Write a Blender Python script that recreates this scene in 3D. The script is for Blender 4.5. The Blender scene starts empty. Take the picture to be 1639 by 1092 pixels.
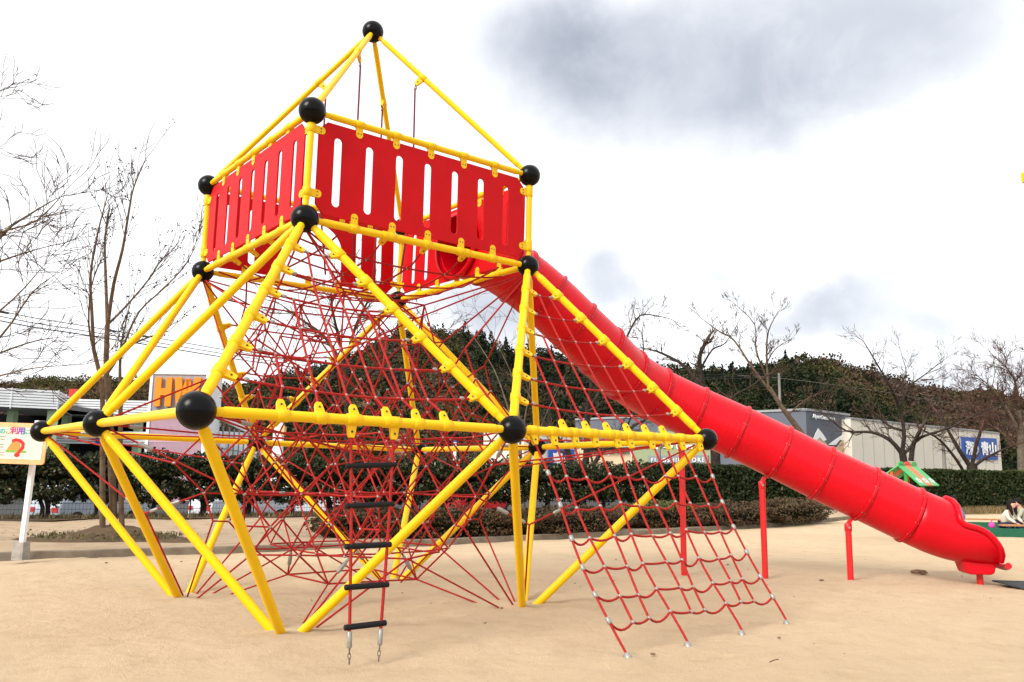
import bpy, math, random
import numpy as np
from mathutils import Vector, Matrix
R=math.radians
scene=bpy.context.scene
COL=scene.collection
rnd=random.Random(7)

# ------------------------------------------------------------------ camera
F_PX=1359.19; IW,IH=1639.0,1092.0
CAM=np.array([3.00587,-10.38356,1.47677])
YAW,PITCH,ROLL=-.10289,.15825,.0122
FW=np.array([math.sin(YAW)*math.cos(PITCH),math.cos(YAW)*math.cos(PITCH),math.sin(PITCH)])
r0=np.cross(FW,[0,0,1]); r0/=np.linalg.norm(r0); u0=np.cross(r0,FW)
RT=r0*math.cos(ROLL)+u0*math.sin(ROLL); UP=-r0*math.sin(ROLL)+u0*math.cos(ROLL)
cd=bpy.data.cameras.new('camera'); cam=bpy.data.objects.new('camera',cd); COL.objects.link(cam)
cd.sensor_width=36; cd.sensor_fit='HORIZONTAL'; cd.lens=F_PX/IW*36; cd.clip_start=.1; cd.clip_end=3000
cam.matrix_world=Matrix(((RT[0],UP[0],-FW[0],CAM[0]),(RT[1],UP[1],-FW[1],CAM[1]),(RT[2],UP[2],-FW[2],CAM[2]),(0,0,0,1)))
scene.camera=cam
scene.view_settings.view_transform='Standard'; scene.view_settings.look='None'
scene.view_settings.exposure=.5; scene.view_settings.gamma=1; scene.view_settings.use_curve_mapping=False
def ray(x,y):
    d=FW*F_PX+RT*(x-IW/2)+UP*(IH/2-y); return d/np.linalg.norm(d)
def gnd(x,y,z=0.0):
    d=ray(x,y); return CAM+d*((z-CAM[2])/d[2])
def at(x,y,Y):                      # point on the vertical plane at world Y
    d=ray(x,y); return CAM+d*((Y-CAM[1])/d[1])
def dep(x,y,z):                     # point at a camera depth
    d=ray(x,y); return CAM+d*(z/(d@FW))

# ------------------------------------------------------------------ sky and sun
SUN_EL,SUN_AZ=R(36),R(218)          # light comes from the left and a little behind the camera
w=bpy.data.worlds.new('World'); scene.world=w; w.use_nodes=True
N=w.node_tree.nodes; L=w.node_tree.links; N.clear()
out=N.new('ShaderNodeOutputWorld'); mixs=N.new('ShaderNodeMixShader'); b1=N.new('ShaderNodeBackground'); b2=N.new('ShaderNodeBackground')
sky=N.new('ShaderNodeTexSky'); sky.sky_type='NISHITA'; sky.sun_disc=False; sky.sun_elevation=SUN_EL; sky.sun_rotation=SUN_AZ
L.new(sky.outputs[0],b1.inputs[0]); b1.inputs[1].default_value=.12
tc=N.new('ShaderNodeTexCoord')
nz=N.new('ShaderNodeTexNoise'); nz.inputs['Scale'].default_value=5; nz.inputs['Detail'].default_value=7; nz.inputs['Roughness'].default_value=.55
L.new(tc.outputs['Generated'],nz.inputs['Vector'])
wsub=N.new('ShaderNodeVectorMath'); wsub.operation='SUBTRACT'; L.new(nz.outputs['Color'],wsub.inputs[0]); wsub.inputs[1].default_value=(.5,.5,.5)
wsc=N.new('ShaderNodeVectorMath'); wsc.operation='SCALE'; L.new(wsub.outputs[0],wsc.inputs[0]); wsc.inputs['Scale'].default_value=.15
wad=N.new('ShaderNodeVectorMath'); wad.operation='ADD'; L.new(tc.outputs['Generated'],wad.inputs[0]); L.new(wsc.outputs[0],wad.inputs[1])
BLOBS=[(920,110,220,135,.70),(1110,150,270,145,.66),(1275,205,165,125,.60),(1450,75,260,125,.55),(1180,15,560,120,.50),(1000,60,330,110,.30),(960,430,85,85,.62),(1290,515,110,50,.66),(790,500,150,90,.68),
       (880,365,60,50,.42),(1140,437,45,22,.5),(1480,525,160,42,.5),(1570,590,170,45,.5),(1020,475,90,45,.5),(1380,480,120,45,.4),(700,420,80,60,.3),(1180,470,70,30,.4)]
nz2=N.new('ShaderNodeTexNoise'); nz2.inputs['Scale'].default_value=9; nz2.inputs['Detail'].default_value=5; nz2.inputs['Roughness'].default_value=.6; nz2.inputs['Distortion'].default_value=.4
L.new(tc.outputs['Generated'],nz2.inputs['Vector'])
nmr=N.new('ShaderNodeMapRange'); nmr.interpolation_type='SMOOTHSTEP'; L.new(nz2.outputs['Fac'],nmr.inputs[0]); nmr.inputs[1].default_value=.30; nmr.inputs[2].default_value=.68; nmr.inputs[3].default_value=.86; nmr.inputs[4].default_value=1.1
acc=None
for (x,y,rx,ry,s) in BLOBS:
    c=ray(x,y); ru=np.cross(c,[0,0,1]); ru/=np.linalg.norm(ru); uu=np.cross(ru,c)
    sb=N.new('ShaderNodeVectorMath'); sb.operation='SUBTRACT'; L.new(wad.outputs[0],sb.inputs[0]); sb.inputs[1].default_value=tuple(c)
    d1=N.new('ShaderNodeVectorMath'); d1.operation='DOT_PRODUCT'; L.new(sb.outputs[0],d1.inputs[0]); d1.inputs[1].default_value=tuple(ru*F_PX/rx)
    d2=N.new('ShaderNodeVectorMath'); d2.operation='DOT_PRODUCT'; L.new(sb.outputs[0],d2.inputs[0]); d2.inputs[1].default_value=tuple(uu*F_PX/ry)
    cb=N.new('ShaderNodeCombineXYZ'); L.new(d1.outputs['Value'],cb.inputs[0]); L.new(d2.outputs['Value'],cb.inputs[1])
    ln=N.new('ShaderNodeVectorMath'); ln.operation='LENGTH'; L.new(cb.outputs[0],ln.inputs[0])
    mr=N.new('ShaderNodeMapRange'); mr.interpolation_type='SMOOTHSTEP'; L.new(ln.outputs['Value'],mr.inputs[0])
    mr.inputs[1].default_value=1.15; mr.inputs[2].default_value=.1; mr.inputs[3].default_value=0; mr.inputs[4].default_value=s
    if acc is None: acc=mr.outputs[0]
    else:
        # 1-(1-a)(1-b)
        m=N.new('ShaderNodeMath'); m.operation='MULTIPLY_ADD'; i1=N.new('ShaderNodeMath'); i1.operation='SUBTRACT'; i1.inputs[0].default_value=1; L.new(acc,i1.inputs[1])
        L.new(i1.outputs[0],m.inputs[0]); L.new(mr.outputs[0],m.inputs[1]); L.new(acc,m.inputs[2]); acc=m.outputs[0]
am=N.new('ShaderNodeMath'); am.operation='MULTIPLY'; am.use_clamp=True; L.new(acc,am.inputs[0]); L.new(nmr.outputs[0],am.inputs[1])
cm=N.new('ShaderNodeMix'); cm.data_type='RGBA'; L.new(am.outputs[0],cm.inputs['Factor'])
cm.inputs['A'].default_value=(1.02,1.035,1.06,1); cm.inputs['B'].default_value=(.31,.34,.41,1)
L.new(cm.outputs['Result'],b2.inputs[0]); b2.inputs[1].default_value=1.0
mixs.inputs[0].default_value=.95; L.new(b1.outputs[0],mixs.inputs[1]); L.new(b2.outputs[0],mixs.inputs[2]); L.new(mixs.outputs[0],out.inputs[0])
sd=bpy.data.lights.new('sun','SUN'); sd.energy=3.3; sd.angle=R(26); sd.color=(1,.96,.9)
so=bpy.data.objects.new('sun',sd); COL.objects.link(so)
sv=Vector((math.sin(SUN_AZ)*math.cos(SUN_EL),math.cos(SUN_AZ)*math.cos(SUN_EL),math.sin(SUN_EL)))
so.rotation_euler=sv.to_track_quat('Z','Y').to_euler(); so.location=(0,0,30)

# ------------------------------------------------------------------ materials
MATS={}
def mat(name,col,rough=.5,spec=.5,var=0,vscale=8,bump=0,bscale=60,metal=0,col2=None,attr=False,stripe=0,coat=0,detail=5,trans=0):
    m=bpy.data.materials.new(name); m.use_nodes=True; n=m.node_tree.nodes; l=m.node_tree.links
    p=n['Principled BSDF']; p.inputs['Roughness'].default_value=rough; p.inputs['Specular IOR Level'].default_value=spec; p.inputs['Metallic'].default_value=metal
    p.inputs['Base Color'].default_value=(*col,1)
    if coat: p.inputs['Coat Weight'].default_value=coat; p.inputs['Coat Roughness'].default_value=.15
    t=n.new('ShaderNodeTexCoord')
    src=None
    if attr:
        a=n.new('ShaderNodeAttribute'); a.attribute_name='tint'; src=a.outputs['Color']; l.new(src,p.inputs['Base Color'])
    if var or col2:
        z=n.new('ShaderNodeTexNoise'); z.inputs['Scale'].default_value=vscale; z.inputs['Detail'].default_value=detail; z.inputs['Roughness'].default_value=.6; l.new(t.outputs['Object'],z.inputs['Vector'])
        mx=n.new('ShaderNodeMix'); mx.data_type='RGBA'
        cr=n.new('ShaderNodeValToRGB'); cr.color_ramp.elements[0].position=.35; cr.color_ramp.elements[1].position=.65; l.new(z.outputs['Fac'],cr.inputs[0]); l.new(cr.outputs[0],mx.inputs['Factor'])
        c2=col2 if col2 else tuple(min(1,c*(1-var)) for c in col)
        mx.inputs['A'].default_value=(*col,1); mx.inputs['B'].default_value=(*c2,1)
        l.new(mx.outputs['Result'],p.inputs['Base Color'])
    if bump:
        z=n.new('ShaderNodeTexNoise'); z.inputs['Scale'].default_value=bscale; z.inputs['Detail'].default_value=4; l.new(t.outputs['Object'],z.inputs['Vector'])
        b=n.new('ShaderNodeBump'); b.inputs['Strength'].default_value=bump; b.inputs['Distance'].default_value=.01; l.new(z.outputs['Fac'],b.inputs['Height']); l.new(b.outputs[0],p.inputs['Normal'])
    MATS[name]=m; return m
mat('yellow_paint',(.82,.50,.004),.36,.2,var=.07,vscale=2)
mat('yellow_plastic',(.80,.47,.004),.45,.2,var=.08,vscale=12)
mat('bolt_dark',(.02,.02,.02),.4,.5)
mat('black_gloss',(.0035,.003,.003),.24,.13,var=.3,vscale=5,bump=.02,bscale=9)
mat('red_panel',(.50,.003,.006),.42,.10,var=.12,vscale=2.5)
mat('red_tube',(.59,.0015,.010),.30,.20,var=.12,vscale=1.8,bump=.05,bscale=9)
mat('red_flange',(.48,.002,.009),.4,.2)
mat('red_post',(.62,.008,.010),.35,.5,var=.1,vscale=6)
mat('red_rope',(.40,.022,.018),.85,.2,var=.3,vscale=40,bump=.6,bscale=220)
mat('dark_rope',(.22,.022,.03),.85,.2,var=.2,vscale=40)
mat('steel',(.30,.29,.27),.4,.5,metal=.3,var=.25,vscale=60)
mat('galv_chain',(.16,.13,.11),.55,.5,metal=.5)
mat('rubber_black',(.007,.007,.0075),.6,.2,bump=.2,bscale=120)
mat('concrete',(.34,.32,.28),.9,.2,var=.35,vscale=7,bump=.4,bscale=50)
mat('kerb_stone',(.24,.20,.15),.95,.15,col2=(.13,.105,.075),vscale=2.2,bump=.5,bscale=40)
mat('white_paint',(.76,.76,.77),.45,.4,var=.08,vscale=3)
mat('leaf',(.04,.06,.02),.6,.15,attr=True)
mat('needle',(.03,.04,.02),.9,.05,attr=True)
mat('bark',(.17,.115,.075),.95,.08,col2=(.085,.057,.038),vscale=6,bump=.8,bscale=25)
mat('bark_dark',(.055,.040,.032),.95,.1,col2=(.022,.016,.013),vscale=5,bump=.8,bscale=25)
mat('bark_pale',(.20,.16,.115),.95,.1,col2=(.10,.075,.055),vscale=5,bump=.6,bscale=25)
mat('twig',(.10,.066,.046),.95,.05,var=.3,vscale=3)
mat('twig_red',(.12,.060,.042),.95,.1,var=.3,vscale=3)
mat('hedge_core',(.008,.010,.005),1,.05,var=.4,vscale=3)  # solid core colour; shade deep among the leaves is put into it
mat('louvre_white',(.76,.77,.78),.5,.3,var=.08,vscale=.6)
mat('dark_inside',(.008,.008,.008),.9,.1)
mat('pale_green',(.48,.66,.40),.6,.3)
mat('corrugated_grey',(.42,.40,.42),.5,.4,var=.1,vscale=.5)
mat('pink_wall',(.52,.34,.40),.6,.3,var=.12,vscale=.8)
mat('orange_sign',(.83,.23,.005),.5,.3)
mat('beige_wall',(.68,.62,.52),.8,.2,var=.08,vscale=.3)
mat('peach_wall',(.60,.44,.28),.8,.2,var=.06,vscale=.3)
mat('green_wall',(.27,.30,.17),.8,.2,var=.06,vscale=.3)
mat('grey_wall',(.115,.125,.15),.7,.3,var=.12,vscale=.4)
mat('grey_sign',(.20,.21,.22),.7,.3)
mat('blue_sign',(.03,.085,.33),.5,.3)
mat('white_sign',(.80,.80,.78),.6,.3)
mat('roof_metal',(.28,.28,.28),.5,.4)
mat('red_box',(.5,.03,.02),.5,.3)
mat('car_white',(.62,.64,.66),.25,.5,coat=.5)
mat('car_silver',(.36,.40,.45),.25,.5,coat=.5)
mat('car_red',(.4,.02,.02),.25,.5,coat=.5)
mat('car_glass',(.02,.025,.03),.08,.6)
mat('tyre',(.015,.015,.015),.8,.2)
mat('fence_wire',(.02,.022,.02),.5,.3)
mat('asphalt',(.06,.06,.06),.9,.2,var=.3,vscale=.5)
mat('sign_board',(.72,.66,.52),.5,.3,var=.04,vscale=4)
mat('sign_edge',(.72,.36,.15),.5,.3,col2=(.74,.45,.22),vscale=6)
mat('ink',(.05,.05,.05),.7,.2); mat('ink_grey',(.28,.27,.25),.7,.2)
mat('ink_pink',(.62,.06,.18),.6,.2); mat('ink_purple',(.20,.06,.38),.6,.2); mat('ink_teal',(.05,.38,.36),.6,.2); mat('ink_orange',(.6,.25,.06),.6,.2); mat('ink_green',(.18,.38,.07),.6,.2)
mat('toy_green',(.03,.34,.07),.4,.4,var=.1,vscale=5); mat('toy_orange',(.72,.12,.02),.4,.4); mat('toy_red',(.62,.02,.015),.4,.4)
mat('pool_green',(.006,.10,.05),.5,.4,var=.15,vscale=5); mat('plank_wood',(.42,.20,.09),.7,.3,var=.3,vscale=8); mat('navy_mat',(.03,.05,.16),.6,.3)
mat('skin',(.55,.32,.22),.55,.4); mat('hair',(.012,.008,.007),.7,.12)
mat('cream_cloth',(.62,.56,.46),.9,.1,var=.12,vscale=20); mat('navy_cloth',(.02,.022,.05),.9,.1); mat('sage_cloth',(.36,.35,.26),.9,.1,var=.15,vscale=15); mat('lavender_cloth',(.20,.21,.42),.9,.1,var=.1,vscale=15); mat('pink_cloth',(.75,.06,.32),.8,.2)
mat('mat_rubber',(.045,.055,.055),.9,.2,var=.3,vscale=15,bump=.4,bscale=70)
mat('log_wood',(.16,.10,.06),.9,.1,col2=(.34,.25,.17),vscale=9,bump=.6,bscale=30)
mat('wire_black',(.02,.02,.022),.6,.3)
mat('pole_grey',(.24,.22,.19),.85,.2,var=.2,vscale=2)
mat('stone',(.22,.15,.10),.9,.2,var=.4,vscale=30)
def ground_material(name,a,b,c,dark,scale=1.0):
    m=bpy.data.materials.new(name); m.use_nodes=True; n=m.node_tree.nodes; l=m.node_tree.links; p=n['Principled BSDF']
    p.inputs['Roughness'].default_value=.95; p.inputs['Specular IOR Level'].default_value=.15
    t=n.new('ShaderNodeTexCoord')
    def noise(s,d=6,rg=.6):
        z=n.new('ShaderNodeTexNoise'); z.inputs['Scale'].default_value=s; z.inputs['Detail'].default_value=d; z.inputs['Roughness'].default_value=rg; l.new(t.outputs['Object'],z.inputs['Vector']); return z.outputs['Fac']
    def ramp(f,lo,hi):
        r=n.new('ShaderNodeMapRange'); r.interpolation_type='SMOOTHSTEP'; l.new(f,r.inputs[0]); r.inputs[1].default_value=lo; r.inputs[2].default_value=hi; return r.outputs[0]
    def mix(f,x,y):
        k=n.new('ShaderNodeMix'); k.data_type='RGBA'; l.new(f,k.inputs['Factor'])
        for s,v in (('A',x),('B',y)):
            if isinstance(v,tuple): k.inputs[s].default_value=(*v,1)
            else: l.new(v,k.inputs[s])
        return k.outputs['Result']
    col=mix(ramp(noise(.35*scale,4),.35,.65),a,b)
    col=mix(ramp(noise(2.3*scale,8,.7),.45,.75),col,c)
    sp=n.new('ShaderNodeMath'); sp.operation='MULTIPLY'; l.new(ramp(noise(38*scale,5,.75),.60,.74),sp.inputs[0]); sp.inputs[1].default_value=.7
    col=mix(sp.outputs[0],col,dark)
    sp2=n.new('ShaderNodeMath'); sp2.operation='MULTIPLY'; l.new(ramp(noise(150*scale,3,.8),.62,.72),sp2.inputs[0]); sp2.inputs[1].default_value=.6
    col=mix(sp2.outputs[0],col,dark)
    l.new(col,p.inputs['Base Color'])
    ad=n.new('ShaderNodeMath'); ad.operation='MULTIPLY_ADD'; l.new(noise(9*scale,6,.7),ad.inputs[0]); ad.inputs[1].default_value=1.6; l.new(noise(90*scale,4,.7),ad.inputs[2])
    bp=n.new('ShaderNodeBump'); bp.inputs['Strength'].default_value=.9; bp.inputs['Distance'].default_value=.03; l.new(ad.outputs[0],bp.inputs['Height']); l.new(bp.outputs[0],p.inputs['Normal'])
    MATS[name]=m
ground_material('sand',(.63,.475,.305),(.585,.435,.275),(.53,.385,.235),(.29,.20,.12))
ground_material('bed_soil',(.50,.375,.25),(.47,.345,.225),(.33,.23,.145),(.17,.115,.07))
ground_material('far_earth',(.10,.085,.06),(.13,.11,.08),(.07,.07,.05),(.05,.05,.04),.2)
ground_material('litter_soil',(.16,.105,.06),(.11,.075,.045),(.20,.13,.07),(.05,.035,.02),2)

# ------------------------------------------------------------------ mesh helpers
class MB:
    def __init__(s): s.v=[]; s.f=[]; s.m=[]; s.sm=[]
    def add(s,vs,fs,mi=0,smooth=False):
        o=len(s.v); s.v+= [tuple(map(float,q)) for q in vs]
        for f in fs: s.f.append(tuple(i+o for i in f)); s.m.append(mi); s.sm.append(smooth)
    def tube(s,pts,rad,n=8,mi=0,cap=True,smooth=True):
        pts=[np.asarray(q,float) for q in pts]; k=len(pts)
        if not hasattr(rad,'__len__'): rad=[rad]*k
        tg=[]
        for i in range(k):
            d=pts[min(i+1,k-1)]-pts[max(i-1,0)]; tg.append(d/(np.linalg.norm(d)+1e-12))
        a=np.array([0,0,1.0]) if abs(tg[0][2])<.9 else np.array([1.0,0,0])
        e=np.cross(tg[0],a); e/=np.linalg.norm(e); vs=[]
        for i in range(k):
            e=e-tg[i]*(e@tg[i]); e/=np.linalg.norm(e)+1e-12; g=np.cross(tg[i],e)
            for j in range(n):
                t=2*math.pi*j/n; vs.append(pts[i]+rad[i]*(e*math.cos(t)+g*math.sin(t)))
        fs=[(i*n+j,i*n+(j+1)%n,(i+1)*n+(j+1)%n,(i+1)*n+j) for i in range(k-1) for j in range(n)]
        s.add(vs,fs,mi,smooth)
        if cap: s.add(vs[:n],[tuple(range(n-1,-1,-1))],mi); s.add(vs[-n:],[tuple(range(n))],mi)
    def box(s,lo,hi,mi=0,M=None,taper=1.0):
        x0,y0,z0=lo;x1,y1,z1=hi; cx,cy=(x0+x1)/2,(y0+y1)/2
        vs=[(x0,y0,z0),(x1,y0,z0),(x1,y1,z0),(x0,y1,z0)]+[(cx+(x-cx)*taper,cy+(y-cy)*taper,z1) for x,y in((x0,y0),(x1,y0),(x1,y1),(x0,y1))]
        if M is not None: vs=[tuple(M@Vector(q)) for q in vs]
        s.add(vs,[(3,2,1,0),(4,5,6,7),(0,1,5,4),(1,2,6,5),(2,3,7,6),(3,0,4,7)],mi)
    def obox(s,o,ax,ay,az,mi=0):     # oriented box: centre and three half-axis vectors
        o,ax,ay,az=[np.asarray(q,float) for q in(o,ax,ay,az)]
        vs=[o+i*ax+j*ay+k*az for k in(-1,1) for (i,j) in((-1,-1),(1,-1),(1,1),(-1,1))]
        s.add(vs,[(3,2,1,0),(4,5,6,7),(0,1,5,4),(1,2,6,5),(2,3,7,6),(3,0,4,7)],mi)
    def sphere(s,c,r,nu=24,nv=14,mi=0,sc=(1,1,1)):
        vs=[];fs=[]
        for i in range(nv+1):
            t=math.pi*i/nv
            for j in range(nu):
                a=2*math.pi*j/nu; vs.append((c[0]+r*sc[0]*math.sin(t)*math.cos(a),c[1]+r*sc[1]*math.sin(t)*math.sin(a),c[2]+r*sc[2]*math.cos(t)))
        for i in range(nv):
            for j in range(nu): fs.append((i*nu+j,(i+1)*nu+j,(i+1)*nu+(j+1)%nu,i*nu+(j+1)%nu))
        s.add(vs,fs,mi,True)
    def prism(s,poly,depth,o,ax,ay,az,mi=0):   # polygon (2d) extruded by +-depth along az
        o,ax,ay,az=[np.asarray(q,float) for q in(o,ax,ay,az)]; n=len(poly)
        vs=[o+p[0]*ax+p[1]*ay-az*depth for p in poly]+[o+p[0]*ax+p[1]*ay+az*depth for p in poly]
        s.add(vs,[tuple(range(n-1,-1,-1)),tuple(range(n,2*n))]+[(i,(i+1)%n,n+(i+1)%n,n+i) for i in range(n)],mi)
    def mesh(s,name,mats):
        me=bpy.data.meshes.new(name); me.from_pydata(s.v,[],s.f)
        for q in (mats if isinstance(mats,(list,tuple)) else [mats]): me.materials.append(MATS[q])
        if s.f:
            me.polygons.foreach_set('material_index',s.m); me.polygons.foreach_set('use_smooth',s.sm)
        me.update(); return me
    def build(s,name,mats,parent=None):
        return link(name,s.mesh(name,mats),parent)
def link(name,data,parent=None):
    o=bpy.data.objects.new(name,data); COL.objects.link(o)
    if parent is not None:
        o.parent=parent
        o.matrix_parent_inverse=world_of(parent).inverted()
    return o
def world_of(o):
    m=o.matrix_basis.copy()
    while o.parent is not None:
        m=o.parent.matrix_basis@(o.matrix_parent_inverse@m); o=o.parent
    return m
def tag(o,label,cat,group=None):
    o['label']=label; o['category']=cat
    if group: o['group']=group
    return o
def thing(name,label,cat,loc=(0,0,0),group=None):
    o=bpy.data.objects.new(name,None); COL.objects.link(o); o.location=tuple(map(float,loc)); o.empty_display_size=.2
    return tag(o,label,cat,group)
def struct(o,kind='structure'): o['kind']=kind; return o
def quads(name,mt,C,size,tint,parent=None,rs=None,aspect=1.6,flat=0.0):
    """many small leaf faces: centres, sizes, colours"""
    rs=rs or np.random.RandomState(1); n=len(C)
    a=rs.normal(size=(n,3)); a[:,2]*=(1-flat); a/=np.linalg.norm(a,axis=1)[:,None]
    b=rs.normal(size=(n,3)); b-=a*(a*b).sum(1)[:,None]; b/=np.linalg.norm(b,axis=1)[:,None]
    sz=np.asarray(size).reshape(-1,1)*np.ones((n,1))*.5
    a=a*sz*aspect; b=b*sz
    V=np.stack([C-a,C-b*.9,C+a,C+b*.9],1).reshape(-1,3)
    me=bpy.data.meshes.new(name); me.vertices.add(4*n); me.vertices.foreach_set('co',V.astype(np.float32).ravel())
    me.loops.add(4*n); me.loops.foreach_set('vertex_index',np.arange(4*n,dtype=np.int32))
    me.polygons.add(n); me.polygons.foreach_set('loop_start',np.arange(0,4*n,4,dtype=np.int32)); me.polygons.foreach_set('loop_total',np.full(n,4,dtype=np.int32))
    me.update(calc_edges=True)
    at_=me.color_attributes.new('tint','FLOAT_COLOR','POINT'); cc=np.ones((n,4)); cc[:,:3]=tint
    at_.data.foreach_set('color',np.repeat(cc,4,0).astype(np.float32).ravel())
    me.materials.append(MATS[mt]); return link(name,me,parent)
def text_mesh(s,name,size,mt,M,parent=None,ext=.004,align='CENTER',bold=0,spacing=1.0):
    c=bpy.data.curves.new(name,'FONT'); c.body=s; c.size=size; c.extrude=ext; c.align_x=align; c.align_y='CENTER'; c.offset=bold; c.resolution_u=3; c.space_character=spacing
    o=bpy.data.objects.new(name,c); COL.objects.link(o)
    dg=bpy.context.evaluated_depsgraph_get(); me=bpy.data.meshes.new_from_object(o.evaluated_get(dg)); bpy.data.objects.remove(o)
    me.materials.clear(); me.materials.append(MATS[mt]); me.transform(M); return link(name,me,parent)
def frame_matrix(o,ax,ay):
    ax=Vector(ax).normalized(); ay=Vector(ay).normalized(); az=ax.cross(ay)
    return Matrix(((ax.x,ay.x,az.x,o[0]),(ax.y,ay.y,az.y,o[1]),(ax.z,ay.z,az.z,o[2]),(0,0,0,1)))
unit=lambda v: np.asarray(v,float)/np.linalg.norm(v)
lerp=lambda a,b,t: np.asarray(a,float)+(np.asarray(b,float)-np.asarray(a,float))*t
def sag(a,b,s,n=9,jit=0.0):
    out=[]
    for i in range(n+1):
        t=i/n; q=lerp(a,b,t); q=q+np.array([0,0,-4*s*t*(1-t)]); out.append(q)
    return out

# ================================================================== ground, bed, kerb
KERB=[(-30,-6.5),(-16,-1.4),(-10.5,1.2),(-6.9,3.2),(-4.46,4.83),(-2.17,6.5),(.75,9.27),(3.66,12.2),(7.57,16.71),(12.55,23.95),(16.5,31),(20,38.5)]
def smooth2(pts,n=6):
    out=[]
    for i in range(len(pts)-1):
        p0=np.array(pts[max(i-1,0)],float);p1=np.array(pts[i],float);p2=np.array(pts[i+1],float);p3=np.array(pts[min(i+2,len(pts)-1)],float)
        for k in range(n):
            t=k/n; out.append(.5*((2*p1)+(-p0+p2)*t+(2*p0-5*p1+4*p2-p3)*t*t+(-p0+3*p1-3*p2+p3)*t**3))
    out.append(np.array(pts[-1],float)); return out
KP=smooth2(KERB)
H0,H1=np.array([-14.0,11.4]),np.array([44.0,52.0])      # line of the hedge
HD=(H1-H0)/np.linalg.norm(H1-H0); HN=np.array([-HD[1],HD[0]])
def hline(s,off=0): return H0+HD*s+HN*off
m=MB(); m.add([(-900,-200,-.55),(900,-200,-.55),(900,1500,-.55),(-900,1500,-.55)],[(0,1,2,3)])
struct(m.build('ground','far_earth'))
# sand sheet with gentle undulation
def terrain(name,mt,inside,x0,x1,y0,y1,st,zf):
    pass
def axis(lo,hi,a,b,fine,coarse):
    o=[lo]
    while o[-1]<hi:
        o.append(o[-1]+(fine if a<=o[-1]<b else coarse))
    return np.array(o)
m=MB(); xs=axis(-34,62,-6.5,10.5,.075,.6); ys=axis(-16,66,-8.6,5.2,.075,.6); nx,ny=len(xs),len(ys)
XX,YY=np.meshgrid(xs,ys)
ZZ=.008*np.sin(XX*1.3+.7*YY)+.008*np.sin(YY*1.9-XX*.6+1)+.006*np.sin(3.1*XX+2.3*YY)+.004*np.sin(7.1*XX-5.3*YY+2)+.003*np.sin(11*XX+9*YY)
rd_=np.random.RandomState(17)
for i in range(900):            # shoe prints and scuffs trodden into the sand
    cx,cy=rd_.uniform(-6,10),rd_.uniform(-8,5); a=rd_.uniform(0,6.28); la,lb=rd_.uniform(.09,.16),rd_.uniform(.05,.08); dz=rd_.uniform(.006,.019)
    i0,i1=np.searchsorted(xs,[cx-.6,cx+.6]); j0,j1=np.searchsorted(ys,[cy-.6,cy+.6]); dx,dy=XX[j0:j1,i0:i1]-cx,YY[j0:j1,i0:i1]-cy
    u=(dx*math.cos(a)+dy*math.sin(a))/la; v=(-dx*math.sin(a)+dy*math.cos(a))/lb; q=u*u+v*v
    ZZ[j0:j1,i0:i1]+=-dz*np.exp(-q)+dz*.55*np.exp(-(np.sqrt(q)-1.6)**2*3)
for (cx,cy,r_,dz) in [(0,-2.0,.55,-.035),(-2.0,0,.5,-.03),(2.0,0,.5,-.03),(0,2.0,.5,-.03),(1.1,-3.4,.5,-.035),(8.9,3.2,.8,-.045),(3.2,-3.1,.22,.02),(3.77,-2.5,.2,.02),(4.34,-1.9,.2,.02),(4.91,-1.2,.2,.02),(1.1,-1.0,1.0,-.02)]:
    q=((XX-cx)**2+(YY-cy)**2)/r_**2; ZZ+=dz*np.exp(-q)-dz*.5*np.exp(-(np.sqrt(q)-1.7)**2*4)
for (cx,cy) in [(-.12,-2.05),(.12,-2.0),(-2.1,.1),(2.05,-.08),(2.2,.1),(-.1,2.05),(.15,2.05)]:
    q=((XX-cx)**2+(YY-cy)**2)/.13**2; ZZ+=.03*np.exp(-q)
side=(XX-H0[0])*HN[0]+(YY-H0[1])*HN[1]<1.6
idx=np.arange(nx*ny).reshape(ny,nx); ok=side[:-1,:-1]&side[1:,1:]
m.v=list(zip(XX.ravel().tolist(),YY.ravel().tolist(),ZZ.ravel().tolist())); F_=np.stack([idx[:-1,:-1],idx[:-1,1:],idx[1:,1:],idx[1:,:-1]],-1)[ok]
m.f=[tuple(f) for f in F_.tolist()]; m.m=[0]*len(m.f); m.sm=[True]*len(m.f)
struct(m.build('playground_sand','sand'))
# raised bed between the kerb and the hedge
m=MB(); vs=[];fs=[];nb=14
for i,k in enumerate(KP):
    q=np.array(k); sft=(q-H0)@HD; far=hline(sft,1.55); far=far if (far-q)@HN>0 else q+HN*.2
    for j in range(nb+1):
        t=j/nb; p=q+(far-q)*t+HN*.06*(j==0); vs.append((p[0],p[1],.105+.03*math.sin(p[0]*1.7+p[1])*min(1,t*4)*.6+.05*min(1,t*2)))
for i in range(len(KP)-1):
    for j in range(nb): fs.append((i*(nb+1)+j,(i+1)*(nb+1)+j,(i+1)*(nb+1)+j+1,i*(nb+1)+j+1))
m.add(vs,fs,0,True); struct(m.build('raised_bed','bed_soil'))
m=MB(); pr=[]
for i,k in enumerate(KP):
    a=np.array(KP[max(i-1,0)]);b=np.array(KP[min(i+1,len(KP)-1)]);t=(b-a)/np.linalg.norm(b-a);n2=np.array([-t[1],t[0]])
    j=.004*math.sin(i*2.7)
    pr.append([(*(k-n2*.0),-.05),(*(k+n2*.008),.118+j),(*(k+n2*.02),.13+j),(*(k+n2*.13),.13+j),(*(k+n2*.15),.10)])
vs=[v for p in pr for v in p]; fs=[(i*5+j,(i+1)*5+j,(i+1)*5+j+1,i*5+j+1) for i in range(len(pr)-1) for j in range(4)]
m.add(vs,fs); struct(m.build('kerb_strip','kerb_stone'))
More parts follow.
